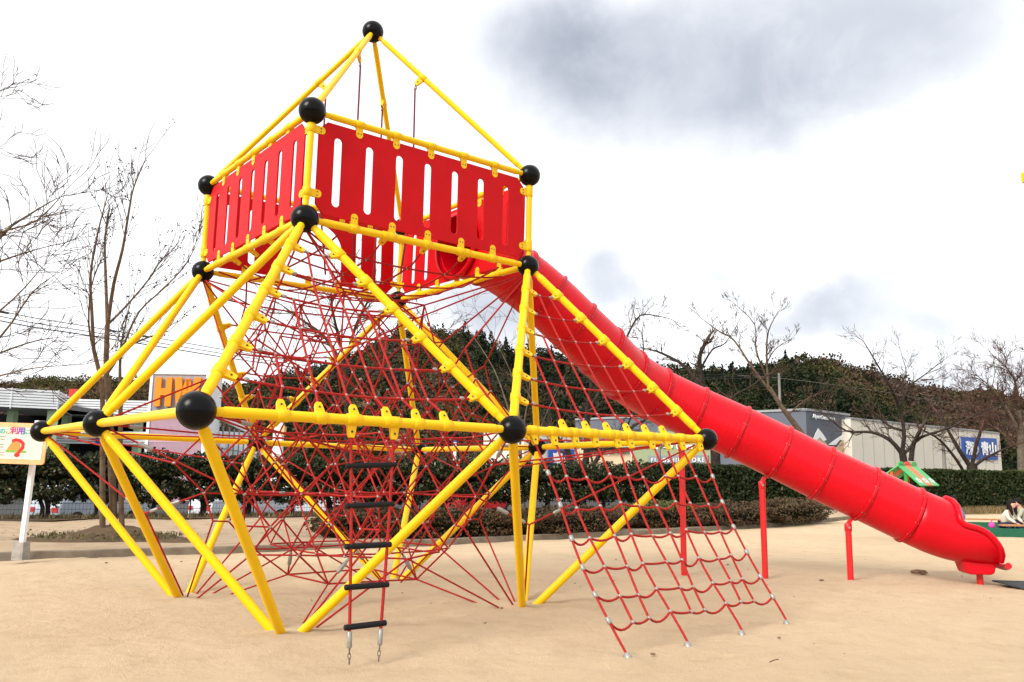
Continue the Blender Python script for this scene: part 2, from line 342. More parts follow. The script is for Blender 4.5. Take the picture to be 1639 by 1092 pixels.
# leaf litter strip under the hedge
m=MB(); vs=[];fs=[]; ns=60
for i in range(ns+1):
    s_=i/ns*72-4
    for j,o in enumerate((-1.15-.35*math.sin(s_*1.3)-.3*math.sin(s_*3.1+1),-.4,.6,1.7)):
        p=hline(s_,o); vs.append((p[0],p[1],.175 if s_<32 else .03))
for i in range(ns):
    for j in range(3): fs.append((i*4+j,(i+1)*4+j,(i+1)*4+j+1,i*4+j+1))
m.add(vs,fs); struct(m.build('leaf_litter','litter_soil'))
# car park beyond the fence
m=MB(); a=hline(-40,3.0);b=hline(90,3.0);c_=hline(90,60);d_=hline(-40,60)
m.add([(*a,-.5),(*b,-.5),(*c_,-.5),(*d_,-.5)],[(0,1,2,3)]); struct(m.build('car_park','asphalt'))

# ================================================================== climbing frame
P={'TA':(-.014,-4.25,1.941),'A1':(-.022,-2.145,4.094),'A2':(-.002,-2.144,5.278),'TC':(4.284,-.005,1.943),'C1':(2.126,-.001,4.099),'C2':(2.134,-.005,5.289),
'TD':(-.103,4.222,1.917),'D1':(-.049,2.121,4.125),'D2':(-.02,2.135,5.285),'TB':(-4.198,.029,1.984),'B1':(-2.151,-.002,4.083),'B2':(-2.156,.001,5.26),
'EAC':(2.167,-2.127,1.927),'ECD':(2.109,2.131,1.906),'EBD':(-2.167,2.116,1.94),'EAB':(-2.113,-2.121,1.963),'apex':(0,0,7.368),
'FA':(0,-2.101,-.174),'FB':(-2.101,0,-.174),'FC':(2.101,0,-.174),'FD':(0,2.101,-.174)}
P={k:np.array(v,float) for k,v in P.items()}
frame=thing('climbing_frame','large yellow tube climbing frame with black ball joints and red slotted panels on the sand','climbing frame',(0,0,0))
RB=.14
bm_=MB(); bm_.sphere((0,0,0),RB,40,24)
bm_.tube([np.array([math.cos(t)*(RB+.0004),math.sin(t)*(RB+.0004)*.8,math.sin(t)*(RB+.0004)*.6]) for t in np.linspace(0,2*math.pi,49)],.0012,5,0,False)
ball_me=bm_.mesh('ball_joint','black_gloss')
BR={'TA':.148,'A1':.146,'A2':.144,'EAC':.14,'apex':.143,'TC':.131,'B1':.14,'C1':.136}
for k,q in P.items():
    if k[0]=='F': continue
    o=link('ball_joint',ball_me,frame); o.location=q; s_=BR.get(k,.138)/RB; o.scale=(s_,)*3; o.rotation_euler=(rnd.random()*3,rnd.random()*3,rnd.random()*6)
def bar(a,b,r,buried=False,mt='yellow_paint'):
    A,B=P[a],P[b]; d=unit(B-A); Lh=np.linalg.norm(B-A); m=MB()
    q0=A+d*(RB*.9); q1=B-d*(0 if buried else RB*.9)
    rn=r*.84
    pts=[q0,q0+d*.07,q0+d*.075,q0+d*.085,q0+d*.12]; rad=[rn,rn,rn,r*.97,r]
    if buried: pts+=[q1]; rad+=[r]
    else: pts+=[q1-d*.12,q1-d*.085,q1-d*.075,q1-d*.07,q1]; rad+=[r,r*.97,rn,rn,rn]
    m.tube(pts,rad,20); return m.build('bar',mt,frame)
for k in 'ABCD': bar('apex',k+'2',.036)
RING=['AB','AC','CD','BD']
for a,b in RING: bar(a+'2',b+'2',.037); bar(a+'1',b+'1',.041)
for k in 'ABCD': bar(k+'2',k+'1',.037)
E_OF={'A':('EAB','EAC'),'B':('EAB','EBD'),'C':('EAC','ECD'),'D':('ECD','EBD')}
for k in 'ABCD':
    bar(k+'1','T'+k,.045)
    for e in E_OF[k]:
        bar(k+'1',e,.045); bar('T'+k,e,.044); bar(e,'F'+k,.047,True)
    bar('T'+k,'F'+k,.047,True)
# --- clamps -------------------------------------------------------
def panel_clamp_mesh(r):
    m=MB(); m.tube([(-.05,0,0),(-.046,0,0),(.046,0,0),(.05,0,0)],[r*1.05,r*1.22,r*1.22,r*1.05],16)
    poly=[(-.042,-r*.6),(.042,-r*.6)]+[(.042*math.cos(t),.085+r+.04*math.sin(t)) for t in np.linspace(0,math.pi,9)]
    m.prism(poly,.013,(0,0,0),(1,0,0),(0,0,1),(0,-1,0))
    for x in(-.018,.018): m.tube([(x,-.016,r+.075),(x,.016,r+.075)],.0075,8,1)
    return m.mesh('panel_clamp',['yellow_plastic','bolt_dark'])
def rope_clamp_mesh(r):
    m=MB(); m.tube([(-.052,0,0),(-.046,0,0),(.046,0,0),(.052,0,0)],[r*1.04,r*1.2,r*1.2,r*1.04],16)
    poly=[(-.046,r*.5),(.046,r*.5),(.030,r+.085),(.020,r+.105),(-.020,r+.105),(-.030,r+.085)]
    m.prism(poly,.017,(0,0,0),(1,0,0),(0,0,1),(0,-1,0))
    m.tube([(0,-.022,r+.055),(0,.022,r+.055)],.010,8,1)
    return m.mesh('rope_clamp',['yellow_plastic','bolt_dark'])
PCM={r:panel_clamp_mesh(r) for r in(.037,.041)}; RCM={r:rope_clamp_mesh(r) for r in(.036,.041,.0441,.0451)}
def place(me,name,o,along,fin):
    ax=Vector(unit(along)); az=Vector(fin); az=(az-ax*az.dot(ax)).normalized(); ay=az.cross(ax)
    ob=link(name,me,frame); ob.matrix_basis=Matrix(((ax.x,ay.x,az.x,o[0]),(ax.y,ay.y,az.y,o[1]),(ax.z,ay.z,az.z,o[2]),(0,0,0,1))); return ob
def rclamp(o,along,fin,r=.0451):
    place(RCM[r],'rope_clamp',o,along,fin)
    ax=unit(along); f=np.asarray(fin,float); f=f-ax*(f@ax); return np.asarray(o,float)+unit(f)*(r+.095)
# --- panels --------------------------------------------------------
def rrect(u0,u1,v0,v1):
    r=(u1-u0)/2; uc=(u0+u1)/2
    return [(uc+r*math.cos(t),v1-r+r*math.sin(t)) for t in np.linspace(0,math.pi,9)]+[(uc+r*math.cos(t),v0+r+r*math.sin(t)) for t in np.linspace(math.pi,2*math.pi,9)]
def panel(a,b,holes,outer=None):
    A=P[a+'1'];B=P[b+'1'];At=P[a+'2'];Bt=P[b+'2'];Lp=np.linalg.norm(B-A)
    u=unit(B-A); v=unit((At-A)+(Bt-B)); v=unit(v-u*(v@u)); Hh=1.18
    c=bpy.data.curves.new('panel','CURVE'); c.dimensions='2D'; c.fill_mode='BOTH'; c.extrude=.006; c.bevel_depth=.004; c.bevel_resolution=1
    lo,hi,e,ch=.085,Hh-.075,.105,.10
    if outer is None: outer=[(e+ch,lo),(Lp-e-ch,lo),(Lp-e,lo+ch),(Lp-e,hi-ch),(Lp-e-ch,hi),(e+ch,hi),(e,hi-ch),(e,lo+ch)]
    else: outer=outer(Lp,lo,hi,e,ch)
    for pl in [outer]+holes(Lp):
        sp=c.splines.new('POLY'); sp.points.add(len(pl)-1); sp.use_cyclic_u=True
        for p_,(x,y) in zip(sp.points,pl): p_.co=(x,y,0,1)
    o=bpy.data.objects.new('panel',c); COL.objects.link(o); dg=bpy.context.evaluated_depsgraph_get()
    me=bpy.data.meshes.new_from_object(o.evaluated_get(dg)); bpy.data.objects.remove(o)
    me.materials.clear(); me.materials.append(MATS['red_panel']); me.transform(frame_matrix(A,u,v))
    link('panel',me,frame)
    out_=unit(np.array([(A+B)[0],(A+B)[1],0]))
    for i in range(5):
        t=.187+.156*i
        place(PCM[.037],'panel_clamp',lerp(At,Bt,t),u,(0,0,-1)); place(PCM[.041],'panel_clamp',lerp(A,B,t),u,(0,0,1))
    for (X,Y,s_) in((A,At,1),(B,Bt,-1)):
        for t in(.20+.05*(s_>0),.80+.04*(s_>0)): place(PCM[.037],'panel_clamp',lerp(X,Y,t),Y-X,u*s_)
slots=lambda ts,w_=.05,v0=.19,v1=.965: (lambda Lp:[rrect(t*Lp-w_,t*Lp+w_,v0,v1) for t in ts])
full=[.111+.127*i for i in range(7)]
panel('A','C',slots(full)); panel('A','B',slots(full))
def archout(Lp,lo,hi,e,ch):
    uc=.515*Lp; r=.47; arc=[(uc-r*math.cos(t),lo+.50+r*math.sin(t)*.82) for t in np.linspace(0,math.pi,17)]
    return [(e+ch,lo),(uc-r,lo)]+arc+[(uc+r,lo),(Lp-e-ch,lo),(Lp-e,lo+ch),(Lp-e,hi-ch),(Lp-e-ch,hi),(e+ch,hi),(e,hi-ch),(e,lo+ch)]
panel('B','D',slots([.10,.215,.765,.88]),archout)
def tubehole(Lp): return [[(Lp/2+.40*math.cos(t),.56+.40*math.sin(t)) for t in np.linspace(0,2*math.pi,33)[:-1]]]+[rrect(t*Lp-.05,t*Lp+.05,.19,.965) for t in(.13,.24,.76,.87)]
panel('C','D',tubehole)

# ================================================================== ropes
RR=.0118
def ferr(m,q,d,r=.021,l=.022): r*=.88; q=np.asarray(q,float); d=unit(d)*l; m.tube([q-d,q-d*.7,q+d*.7,q+d],[r*.7,r,r,r*.7],8,1)
ROPE=['red_rope','steel']
def climbing_net(label,apexk,left,right,hs,base=None,sg=.07,vlug=(),vs=()):
    A=P[apexk+'1'];Lf=P[left];Rg=P[right]
    t=thing('climbing_net',label,'rope net',tuple((Lf+Rg)/2),'rope nets on the faces of the frame')
    up=A-(Lf+Rg)/2; ins=lambda s_,h:(Lf+(Rg-Lf)*s_)+up*h
    nrm=unit(np.cross(Rg-Lf,up))
    hor=[]
    for f in hs:
        a0=lerp(A,Lf,f);b0=lerp(A,Rg,f)
        a=rclamp(a0,Lf-A,(Rg-Lf)); b=rclamp(b0,Rg-A,(Lf-Rg))
        hor.append((1-f,a,b))
        m=MB(); m.tube(sag(a,b,sg*f*1.1,12),RR,7)
        ferr(m,lerp(a,b,.04),b-a); ferr(m,lerp(a,b,.96),b-a)
        for s_ in vs:   # clips where the uprights cross
            hm=min(2*s_,2*(1-s_))
            if 1-f<hm-.03:
                x=(s_-.5)/f+.5; q=lerp(a,b,x)+np.array([0,0,-4*sg*f*1.1*x*(1-x)]); m.sphere(q,.0175,8,6,1)
        m.build('horizontal_rope',ROPE,t)
    for s_ in vs:
        hm=min(2*s_,2*(1-s_)); pts=[]
        if base: q0=rclamp(ins(s_,0),Rg-Lf,up*.8+nrm*.2,.0441); pts.append(q0)
        for (h,a,b) in sorted(hor,key=lambda z:z[0]):
            if h<hm-.03:
                f=1-h; x=(s_-.5)/f+.5; pts.append(lerp(a,b,x)+np.array([0,0,-4*sg*f*1.1*x*(1-x)]))
        if len(pts)>1:
            m=MB(); m.tube(pts,RR,7); m.build('vertical_rope',ROPE[:1],t)
    return t
HS=(.175,.31,.44,.575,.71,.84)
climbing_net('red rope net stretched over the left front face beside the rope ladder','A','TA','EAC',HS,True,vs=(.225,.335,.44,.545,.645,.745))
climbing_net('red rope net on the right face above the slanting net, before the slide','C','EAC','TC',HS,True,vs=(.235,.345,.45,.555,.655,.755))
climbing_net('red rope net on the rear face under the arched opening','B','EBD','EBD',(),None) if False else None
def rear_net():
    B,D,E_=P['B1'],P['D1'],P['EBD']
    t=thing('climbing_net','red rope net on the rear face below the arched panel, seen through the frame','rope net',tuple(E_),'rope nets on the faces of the frame')
    rows=[]
    for f in(.16,.3,.44,.58,.72,.86):
        a=rclamp(lerp(B,E_,f),E_-B,D-B); b=rclamp(lerp(D,E_,f),E_-D,B-D); rows.append((a,b))
        m=MB(); m.tube(sag(a,b,.07*(1-f),10),RR,6); ferr(m,lerp(a,b,.05),b-a); ferr(m,lerp(a,b,.95),b-a); m.build('horizontal_rope',ROPE,t)
    for x in(.2,.35,.5,.65,.8):
        pts=[]
        for i,(a,b) in enumerate(rows):
            f=(.16,.3,.44,.58,.72,.86)[i]; y=(x-.5)/(1-f)+.5
            if .03<y<.97: pts.append(lerp(a,b,y)+np.array([0,0,-.28*(1-f)*y*(1-y)]))
        pts=[lerp(B,D,x)+np.array([0,0,-.04])]+pts
        m=MB(); m.tube(pts,RR,6); m.build('vertical_rope',ROPE[:1],t)
rear_net()

# platform net ------------------------------------------------------
pn=thing('platform_net','sagging red rope net that forms the floor inside the red panels','rope net',(0,0,4.0))
A,B,C,D=[P[k+'1'] for k in 'ABCD']
def pz(u,v): return -.05-.26*(16*u*(1-u)*v*(1-v))**.7
grid=(.14,.32,.5,.68,.86)
def pnet(u,v): return (A*(1-u)*(1-v)+C*u*(1-v)+B*(1-u)*v+D*u*v)+np.array([0,0,pz(u,v)])
for g in grid:
    for fl in(0,1):
        pts=[pnet(g,s_) if fl else pnet(s_,g) for s_ in np.linspace(.02,.98,13)]
        if fl: e0,e1,al=lerp(A,C,g),lerp(B,D,g),C-A
        else: e0,e1,al=lerp(A,B,g),lerp(C,D,g),B-A
        if g in(.32,.68) or g==.5:
            pts[0]=rclamp(e0,al,(pts[1]-e0),.041); pts[-1]=rclamp(e1,al,(pts[-2]-e1),.041)
        m=MB(); m.tube(pts,.011,6)
        for h in grid:
            if fl: m.sphere(pnet(g,h),.0165,8,6,1)
        m.build('rope',ROPE,pn)

# inner space net ------------------------------------------------------
sn=thing('space_net','dense red three dimensional rope net filling the middle of the yellow frame','rope net',(0,0,0))
seg=[]      # (points, radius, clips)
rl=random.Random(5); R2=math.sqrt(.5)
def LV(z,even,lim,drop=False,sq=1.0):
    ks=[-1.697,-.566,.566,1.697] if even else [-2.263,-1.131,0,1.131,2.263]
    o=[]
    for p in ks:
        for q in ks:
            if abs(p)+abs(q)<=lim+.01 and max(abs(p),abs(q))<lim: o.append(np.array([(p+q)*R2*sq+rl.uniform(-.025,.025),(q-p)*R2*sq+rl.uniform(-.025,.025),z+rl.uniform(-.015,.015)]))
    return o
half=[(.25,True,1.2,1.0),(.58,False,1.2,1.12),(.92,True,2.3,.92),(1.25,False,2.3,.98),(1.59,True,2.3,1.0)]
LN=[LV(z,e,l,False,q) for z,e,l,q in half]+[LV(1.93,False,2.3,False,1.0)]+[LV(3.86-z,e,l,False,q) for z,e,l,q in half[::-1]]
def hw(z): z=min(z,3.86-z); return float(np.interp(z,[.25,.58,.92,1.25,1.93],[.75,1.25,1.75,1.95,2.15]))
LS=.66; DZ=.335; PN=[]
for (pl,off) in (('p',-.62),('p',.62),('q',-.62),('q',.62)):
    rows=[]
    for lv in range(11):
        z=.25+DZ*lv
        if off>0 and lv>7: break
        ph=0 if lv%2==0 else .5; n_=int(hw(z)/LS+1)
        row={}
        for i in range(-n_,n_+1):
            t=(i+ph)*LS
            if abs(t)<=hw(z):
                p,q=(off,t) if pl=='p' else (t,off)
                row[i+ph]=np.array([(p+q)*R2,(q-p)*R2,z])+np.array([rl.uniform(-.02,.02),rl.uniform(-.02,.02),rl.uniform(-.015,.015)])
        if lv in(0,10): row={}
        rows.append(row)
    for lv,row in enumerate(rows):
        ks=sorted(row)
        if lv in(1,3,5,8):
            for a_,b_ in zip(ks[:-1],ks[1:]): seg.append((sag(row[a_],row[b_],.01,3),RR,[(lerp(row[a_],row[b_],.5),row[b_]-row[a_],.02,.04)] if rl.random()<.22 else []))
        if lv+1<len(rows):
            for k_ in ks:
                for d_ in(-.5,.5):
                    if k_+d_ in rows[lv+1] and rl.random()<(.96 if lv<5 else .85): seg.append(([row[k_],rows[lv+1][k_+d_]],RR,[]))
        for k_ in ks: p=row[k_]; PN.append(p); seg.append(([p-np.array([.016,0,0]),p+np.array([.016,0,0])],.013,[(p,(1,.3,.2),.017,.018)]))
for i in(0,10):
    l=LN[i]
    for p in range(4):
        for q in range(p+1,4):
            if np.hypot(*(l[p]-l[q])[:2])<1.3: seg.append(([l[p],l[q]],RR,[]))
for i in(0,1,2,8,9,10):      # boundary knots tied to the diamond nets
    for q in LN[i]:
        if i in(1,2,8,9) and np.hypot(q[0],q[1])<1.0: continue
        c=sorted(PN,key=lambda p:np.linalg.norm(p-q))
        for j,p in enumerate(c[:3 if i in(0,10) else 2]):
            if np.linalg.norm(p-q)>.1: seg.append(([q,p],RR,[(lerp(p,q,.45),q-p,.028,.075),(lerp(p,q,.2),q-p,.02,.03)] if (i==0 and j==1) else []))
LN[3]=[p for p in PN if abs(p[2]-1.255)<.05]; LN[5]=[p for p in PN if abs(p[2]-1.925)<.05]; LN[7]=[p for p in PN if abs(p[2]-2.595)<.05]; LN[4]=[p for p in PN if abs(p[2]-1.59)<.05]
for k in 'ABCD':                 # fans of ropes from each foot and each upper ball
    for lvl in(0,1):
        Cn=P[k+'1'] if lvl else P['F'+k]; dr=unit(np.array([Cn[0],Cn[1],0])); L3=[LN[10],LN[9],LN[8]] if lvl else [LN[0],LN[1],LN[2]]
        tg=[q for l,n_ in zip(L3,(1,2,2)) for q in sorted(l,key=lambda q:np.linalg.norm(q-Cn))[:n_]]
        for j,q in enumerate(tg):
            if lvl: aim=Cn+np.array([0,0,-.1])
            else:
                aim=lerp(q,Cn,(q[2]+.01)/(q[2]-Cn[2])); aim[2]=-.03
            seg.append(([q,aim],RR,[]))
for e in('EAB','EAC','ECD','EBD'):   # turnbuckles to the ring balls
    T=P[e]
    for i,n_ in((3,1),(5,1),(7,1)):
        for q in sorted(LN[i],key=lambda q:np.linalg.norm(q-T))[:n_]: seg.append(([lerp(T,q,.08),q],RR,[(lerp(T,q,.32),q-T,.026,.08)] if i in(3,5) else []))
for k in 'ABCD':
    T=P['T'+k]
    for q in sorted(LN[5],key=lambda q:np.linalg.norm(q-T))[:1]+sorted(LN[4],key=lambda q:np.linalg.norm(q-T))[:2]: seg.append(([lerp(T,q,.05),q],RR,[(lerp(T,q,.2),q-T,.022,.06)]))
for k,e,sx in(('C','EAC',-1),('B','EAB',1)):   # outer stays from a foot over a knot towards the right ball
    J=np.array([2.217,-.6,.941]) if k=='C' else np.array([-2.3,-.7,1.0]); f_=P['F'+k]+np.array([.02,-.05,.15])
    n3=sorted(LN[3],key=lambda q:np.linalg.norm(q-J))[0]
    seg.append(([f_,J],RR,[])); seg.append(([J,n3],RR,[(lerp(J,n3,.15),n3-J,.024,.05),(lerp(J,n3,.5),n3-J,.026,.07)])); 
    T=P['TC'] if k=='C' else P['TB']; seg.append(([J,lerp(J,T,.93)],RR,[(lerp(J,T,.15),T-J,.022,.05)]))
seg.sort(key=lambda z: -sum(np.linalg.norm(np.array(z[0][i+1])-np.array(z[0][i])) for i in range(len(z[0])-1))/np.linalg.norm(np.array(z[0][0])-CAM))
rest=MB()
for i,(pts,r,fe) in enumerate(seg):
    m=MB() if i<100 else rest
    m.tube(pts,r*.92,6)
    for f in fe: ferr(m,f[0],f[1],f[2],f[3])
    if i<100: m.build('rope',ROPE,sn)
o=rest.build('rope',ROPE,sn); o['kind']='stuff'

# scramble net ------------------------------------------------------------
sc_=thing('scramble_net','red rope net slanting from the ring bar down to steel anchors in the sand','rope net',tuple(gnd(1102,1041)))
E0,T0=P['EAC'],P['TC']
gl=[gnd(1007,1056),gnd(1103,1038),gnd(1189,1019),gnd(1261,1002)]
xs_=[852,884,918,950,985,1006,1040,1065,1089,1117]
def barfrac(x):
    lo,hi=0,1
    for _ in range(40):
        mid=(lo+hi)/2; d=lerp(E0,T0,mid)-CAM; px=IW/2+F_PX*(d@RT)/(d@FW)
        if px<x: lo=mid
        else: hi=mid
    return lo
tops=[rclamp(lerp(E0,T0,barfrac(x)),T0-E0,(.25,-.25,-1),.0441) for x in xs_]
gx=[0,3,6,9]; bots=[]
for i in range(10):
    k=max(j for j in range(4) if gx[j]<=i); k=min(k,2); t=(i-gx[k])/(gx[k+1]-gx[k]); bots.append(lerp(gl[k],gl[k+1],t))
rowf=[(.135,.185),(.275,.345),(.43,.49),(.575,.625),(.715,.745)]
rowf=[.155,.30,.455,.60,.735,.865]
rowf=[.14,.28,.425,.565,.70,.82]
nrm=unit(np.cross(tops[9]-tops[0],bots[0]-tops[0]))
def npt(i,f): return lerp(tops[i],bots[i],f)+np.array([0,0,-.10*math.sin(math.pi*f)])+np.array([.02*math.sin(i*2.3+f*7),0,-.02*((i%3)!=0)+.012*math.sin(i*1.7+f*11)])
for i in range(10):
    end=1.0 if i in gx else rowf[-1]
    m=MB(); fs_=np.linspace(0,end,14)
    m.tube([npt(i,f) for f in fs_],RR*.95,8)
    if i in(0,9):
        for f in rowf: ferr(m,npt(i,f),npt(i,f+.01)-npt(i,f),.025,.03)
    m.build('upright_rope',ROPE,sc_)
for f in rowf:
    pts=[]
    for i in range(9):
        a,b=npt(i,f),npt(i+1,f); s_=.022+.036*(i in(0,2,5,8))+rl.uniform(-.012,.016)
        pts+=sag(a,b,s_,6)[:-1]
    pts.append(npt(9,f)); m=MB(); m.tube(pts,RR*.95,8)
    for i in range(1,9): m.sphere(npt(i,f),.019,8,6,1)
    m.build('cross_rope',ROPE,sc_)
for i in gx:
    q=bots[i]; d=unit(npt(i,1)-npt(i,.97)); m=MB(); m.tube([q-d*.06,q-d*.05,q+d*.03,q+d*.035],[.016,.03,.03,.02],10); m.tube([q+np.array([0,0,-.03]),q+np.array([0,0,.012])],[.05,.035],12); m.build('ground_anchor','steel',sc_)

# rope ladder ------------------------------------------------------------
ld=thing('rope_ladder','rope ladder with black rubber rungs hanging from the ring bar to short chains','rope ladder',tuple((gnd(560,1062)+gnd(606,1057))/2))
E0,T0=P['TA'],P['EAC']
la=rclamp(lerp(E0,T0,barfrac(563)),T0-E0,(0,0,-1),.0441); lb=rclamp(lerp(E0,T0,barfrac(631)),T0-E0,(0,0,-1),.0441)
da=float((la-CAM)@FW); db=float((lb-CAM)@FW)
ga,gb=gnd(559,1063),gnd(606,1058)
ga=ga*.5+np.array([la[0],la[1]-.02,0])*.5 if False else ga; 
def lpath(top,bot):
    return [lerp(top,bot,t)+np.array([0,0,0]) for t in np.linspace(0,1,12)]
for (tp,bt) in((la,ga),(lb,gb)):
    d=unit(bt-tp); Lr=np.linalg.norm(bt-tp); m=MB(); e=tp+d*(Lr-.225); m.tube([tp,lerp(tp,e,.5)+np.array([.008,0,0]),e],RR*1.15,8); m.build('side_rope',ROPE[:1],ld)
    m=MB(); m.tube([e-d*.02,e-d*.01,e+d*.10,e+d*.11],[.014,.021,.021,.014],10); m.build('ferrule','steel',ld)
    m=MB(); q=e+d*.11; n_=3; st=(bt-q)/n_
    for k in range(n_):
        c=q+st*(k+.5); a=unit(st); s1=np.array([1,0,0]) if k%2 else np.array([0,1,0]); s1=unit(s1-a*(s1@a))
        m.tube([c+a*.024*math.cos(t)+s1*.012*math.sin(t) for t in np.linspace(0,2*math.pi,13)],.004,6,0,False)
    m.build('chain','galv_chain',ld)
for k,(y,yr) in enumerate(((746,744),(810,807),(875,872),(940,936),(1004,998))):
    def onrope(tp,bt,yy):
        lo,hi=0,1
        for _ in range(40):
            mid=(lo+hi)/2; d=lerp(tp,bt,mid)-CAM; py=IH/2-F_PX*(d@UP)/(d@FW)
            if py<yy: lo=mid
            else: hi=mid
        return lerp(tp,bt,lo)
    a=onrope(la,ga,y); b=onrope(lb,gb,yr); d=unit(b-a); m=MB(); ex=.045
    q0,q1=a-d*ex,b+d*ex; r=.024
    m.tube([q0,q0+d*.004,q0+d*.012,q1-d*.012,q1-d*.004,q1],[r*.7,r*.95,r,r,r*.95,r*.7],14); m.build('rung','rubber_black',ld)

# ropes hanging from the roof bars ---------------------------------------
for k,wh in zip('ABCD',('near the front corner','near the left corner','near the right corner','near the rear corner')):
    q=lerp(P['apex'],P[k+'2'],.33 if k!='A' else .29); e=rclamp(q,P[k+'2']-P['apex'],(0,0,-1),.036)
    bt=np.array([e[0]*.8,e[1]*.8,4.02]); m=MB(); m.tube([e,e+np.array([-.01*np.sign(e[0]),0,-.06]),np.array([e[0],e[1],5.0]),bt],.0125,6)
    ferr(m,e+np.array([0,0,-.05]),(0,0,1),.018,.02)
    tag(m.build('hanging_rope',['dark_rope','steel']),'thin dark red rope hanging inside the roof bars '+wh,'rope','ropes hanging inside the roof bars')

# ================================================================== tube slide
sl=thing('tube_slide','long red tube slide running from the climbing frame down to an open chute','slide',(5.5,3.3,0))
C_=[(1.03,1.03,4.66),(1.40,1.40,4.60),(1.83,1.80,4.40),(2.24,1.98,4.09),(2.655,2.10,3.70),(3.045,2.36,3.37),(3.42,2.75,3.055),(3.89,3.13,2.80),(4.527,3.3,2.505),(5.176,3.3,2.207),(5.796,3.3,1.905),(6.413,3.3,1.592),(7.059,3.3,1.284),(7.692,3.3,.978)]
C_=[np.array(q,float) for q in C_]
def cat(pts,i,t):
    p0=pts[max(i-1,0)];p1=pts[i];p2=pts[i+1];p3=pts[min(i+2,len(pts)-1)]
    return .5*((2*p1)+(-p0+p2)*t+(2*p0-5*p1+4*p2-p3)*t*t+(-p0+3*p1-3*p2+p3)*t**3)
TR=.425
def tangent(i): return unit(C_[min(i+1,len(C_)-1)]-C_[max(i-1,0)])
def shell(m,pts,rad,n=44,th=.02):
    """open tube with an inner wall"""
    m.tube(pts,rad,n,0,False); ri=[r-th for r in rad]; k=len(m.v)
    m.tube(pts,ri,n,0,False)
    c=len(pts)
for i in range(len(C_)-1):
    m=MB(); sub=36; pts=[cat(C_,i,t) for t in np.linspace(0,1,sub+1)]
    shell(m,pts,[TR+.0011*math.sin(k*math.pi/2)*(1 if 0<k<sub else 0) for k in range(sub+1)]); m.build('tube_section','red_tube',sl)
def ring_flange(c,d,name='flange'):
    m=MB(); R1=TR+.024; d=unit(d)
    pr=[(-.0245,TR-.02),(-.024,TR+.002),(-.020,R1),(-.004,R1+.004),(0,R1-.004),(.004,R1+.004),(.020,R1),(.024,TR+.002),(.0245,TR-.02)]
    m.tube([c+d*a for a,_ in pr],[r for _,r in pr],44,0,False)
    a=np.array([0,0,1.0]); e=unit(a-d*(a@d)); g=np.cross(d,e)
    for k in range(12):
        t=2*math.pi*(k+.5)/12; q=c+(e*math.cos(t)+g*math.sin(t))*(R1+.001); q=q-(e*math.cos(t)+g*math.sin(t))*.010; m.tube([q-d*.028,q+d*.028],.0065,6,1)
    return m.build(name,['red_flange','steel'],sl)
for i in range(1,len(C_)): ring_flange(C_[i],tangent(i))
# collar where the tube meets the panel
m=MB(); d=unit(np.array([1,1,0])); m.tube([C_[0]-d*.05,C_[0]-d*.045,C_[0]+d*.02,C_[0]+d*.025],[TR+.005,TR+.055,TR+.055,TR+.005],44,0,False); m.build('entry_collar','red_tube',sl)
# exit chute: cross sections open progressively towards the top
CH=[(7.692,.978,0,.425,-25),(7.83,.915,0,.43,-24),(7.98,.85,0,.433,-23),(8.08,.812,3,.434,-22),(8.13,.795,14,.434,-21),(8.165,.783,36,.434,-20),(8.19,.775,58,.434,-18),(8.22,.766,70,.434,-16),(8.29,.748,76,.435,-12),(8.37,.732,77,.436,-9),(8.46,.719,78,.437,-6),(8.54,.711,81,.437,-4),(8.62,.705,87,.437,-3),(8.69,.70,95,.437,-2),(8.745,.697,104,.437,-1),(8.79,.695,114,.437,0),(8.83,.693,128,.437,0),(8.85,.692,146,.437,0)]
m=MB(); n=32; rows=[]
for (x,z,ph,r,an) in CH:
    a=R(an); tx=np.array([math.cos(a),0,math.sin(a)]); uz=np.array([-math.sin(a),0,math.cos(a)]); uy=np.array([0,1.0,0]); c=np.array([x,3.3,z])
    p0=R(max(ph,.01)); rows.append([c+r*(uz*math.cos(t)+uy*math.sin(t)) for t in np.linspace(p0,2*math.pi-p0,n+1)])
vs=[q for r_ in rows for q in r_]; fs=[(i*(n+1)+j,(i+1)*(n+1)+j,(i+1)*(n+1)+j+1,i*(n+1)+j+1) for i in range(len(rows)-1) for j in range(n)]
m.add(vs,fs,0,True); chute=m.build('exit_chute','red_tube',sl)
md=chute.modifiers.new('thick','SOLIDIFY'); md.thickness=.02; md.offset=-1
me=bpy.data.meshes.new_from_object(chute.evaluated_get(bpy.context.evaluated_depsgraph_get())); chute.modifiers.clear(); chute.data=me
rim=[rows[i][0] for i in range(3,len(rows))]; rim2=[rows[i][-1] for i in range(3,len(rows))]
cap_=[np.array([9.03+.03*math.sin(t),3.3+.20*math.cos(t),.262]) for t in np.linspace(0,math.pi,9)]
m=MB(); out_=lambda q,s_: q+np.array([0,.015*s_,.01])
path=[out_(q,1) for q in rim]; path2=[out_(q,-1) for q in rim2]
m.tube(path,.042,12); m.tube(path2,.042,12)
m.tube([path[0],(path[0]+path2[0])/2+np.array([-.01,0,.01]),path2[0]],.042,12)
m.build('rolled_rim','red_tube',sl)
m=MB(); m.tube([np.array([8.83,3.3+y,.262+.35*y*y]) for y in np.linspace(-.27,.27,9)],.02,8); 
lipv=[];nl=12
for x,z in((8.80,.256),(8.86,.254),(8.93,.250),(8.985,.236)):
    for y in np.linspace(-.30,.30,nl+1): lipv.append((x-.05*(y/.3)**2,3.3+y,z+.5*y*y*(1 if x<8.95 else .8)))
m.add(lipv,[(i*(nl+1)+j,(i+1)*(nl+1)+j,(i+1)*(nl+1)+j+1,i*(nl+1)+j+1) for i in range(3) for j in range(nl)],0,True)
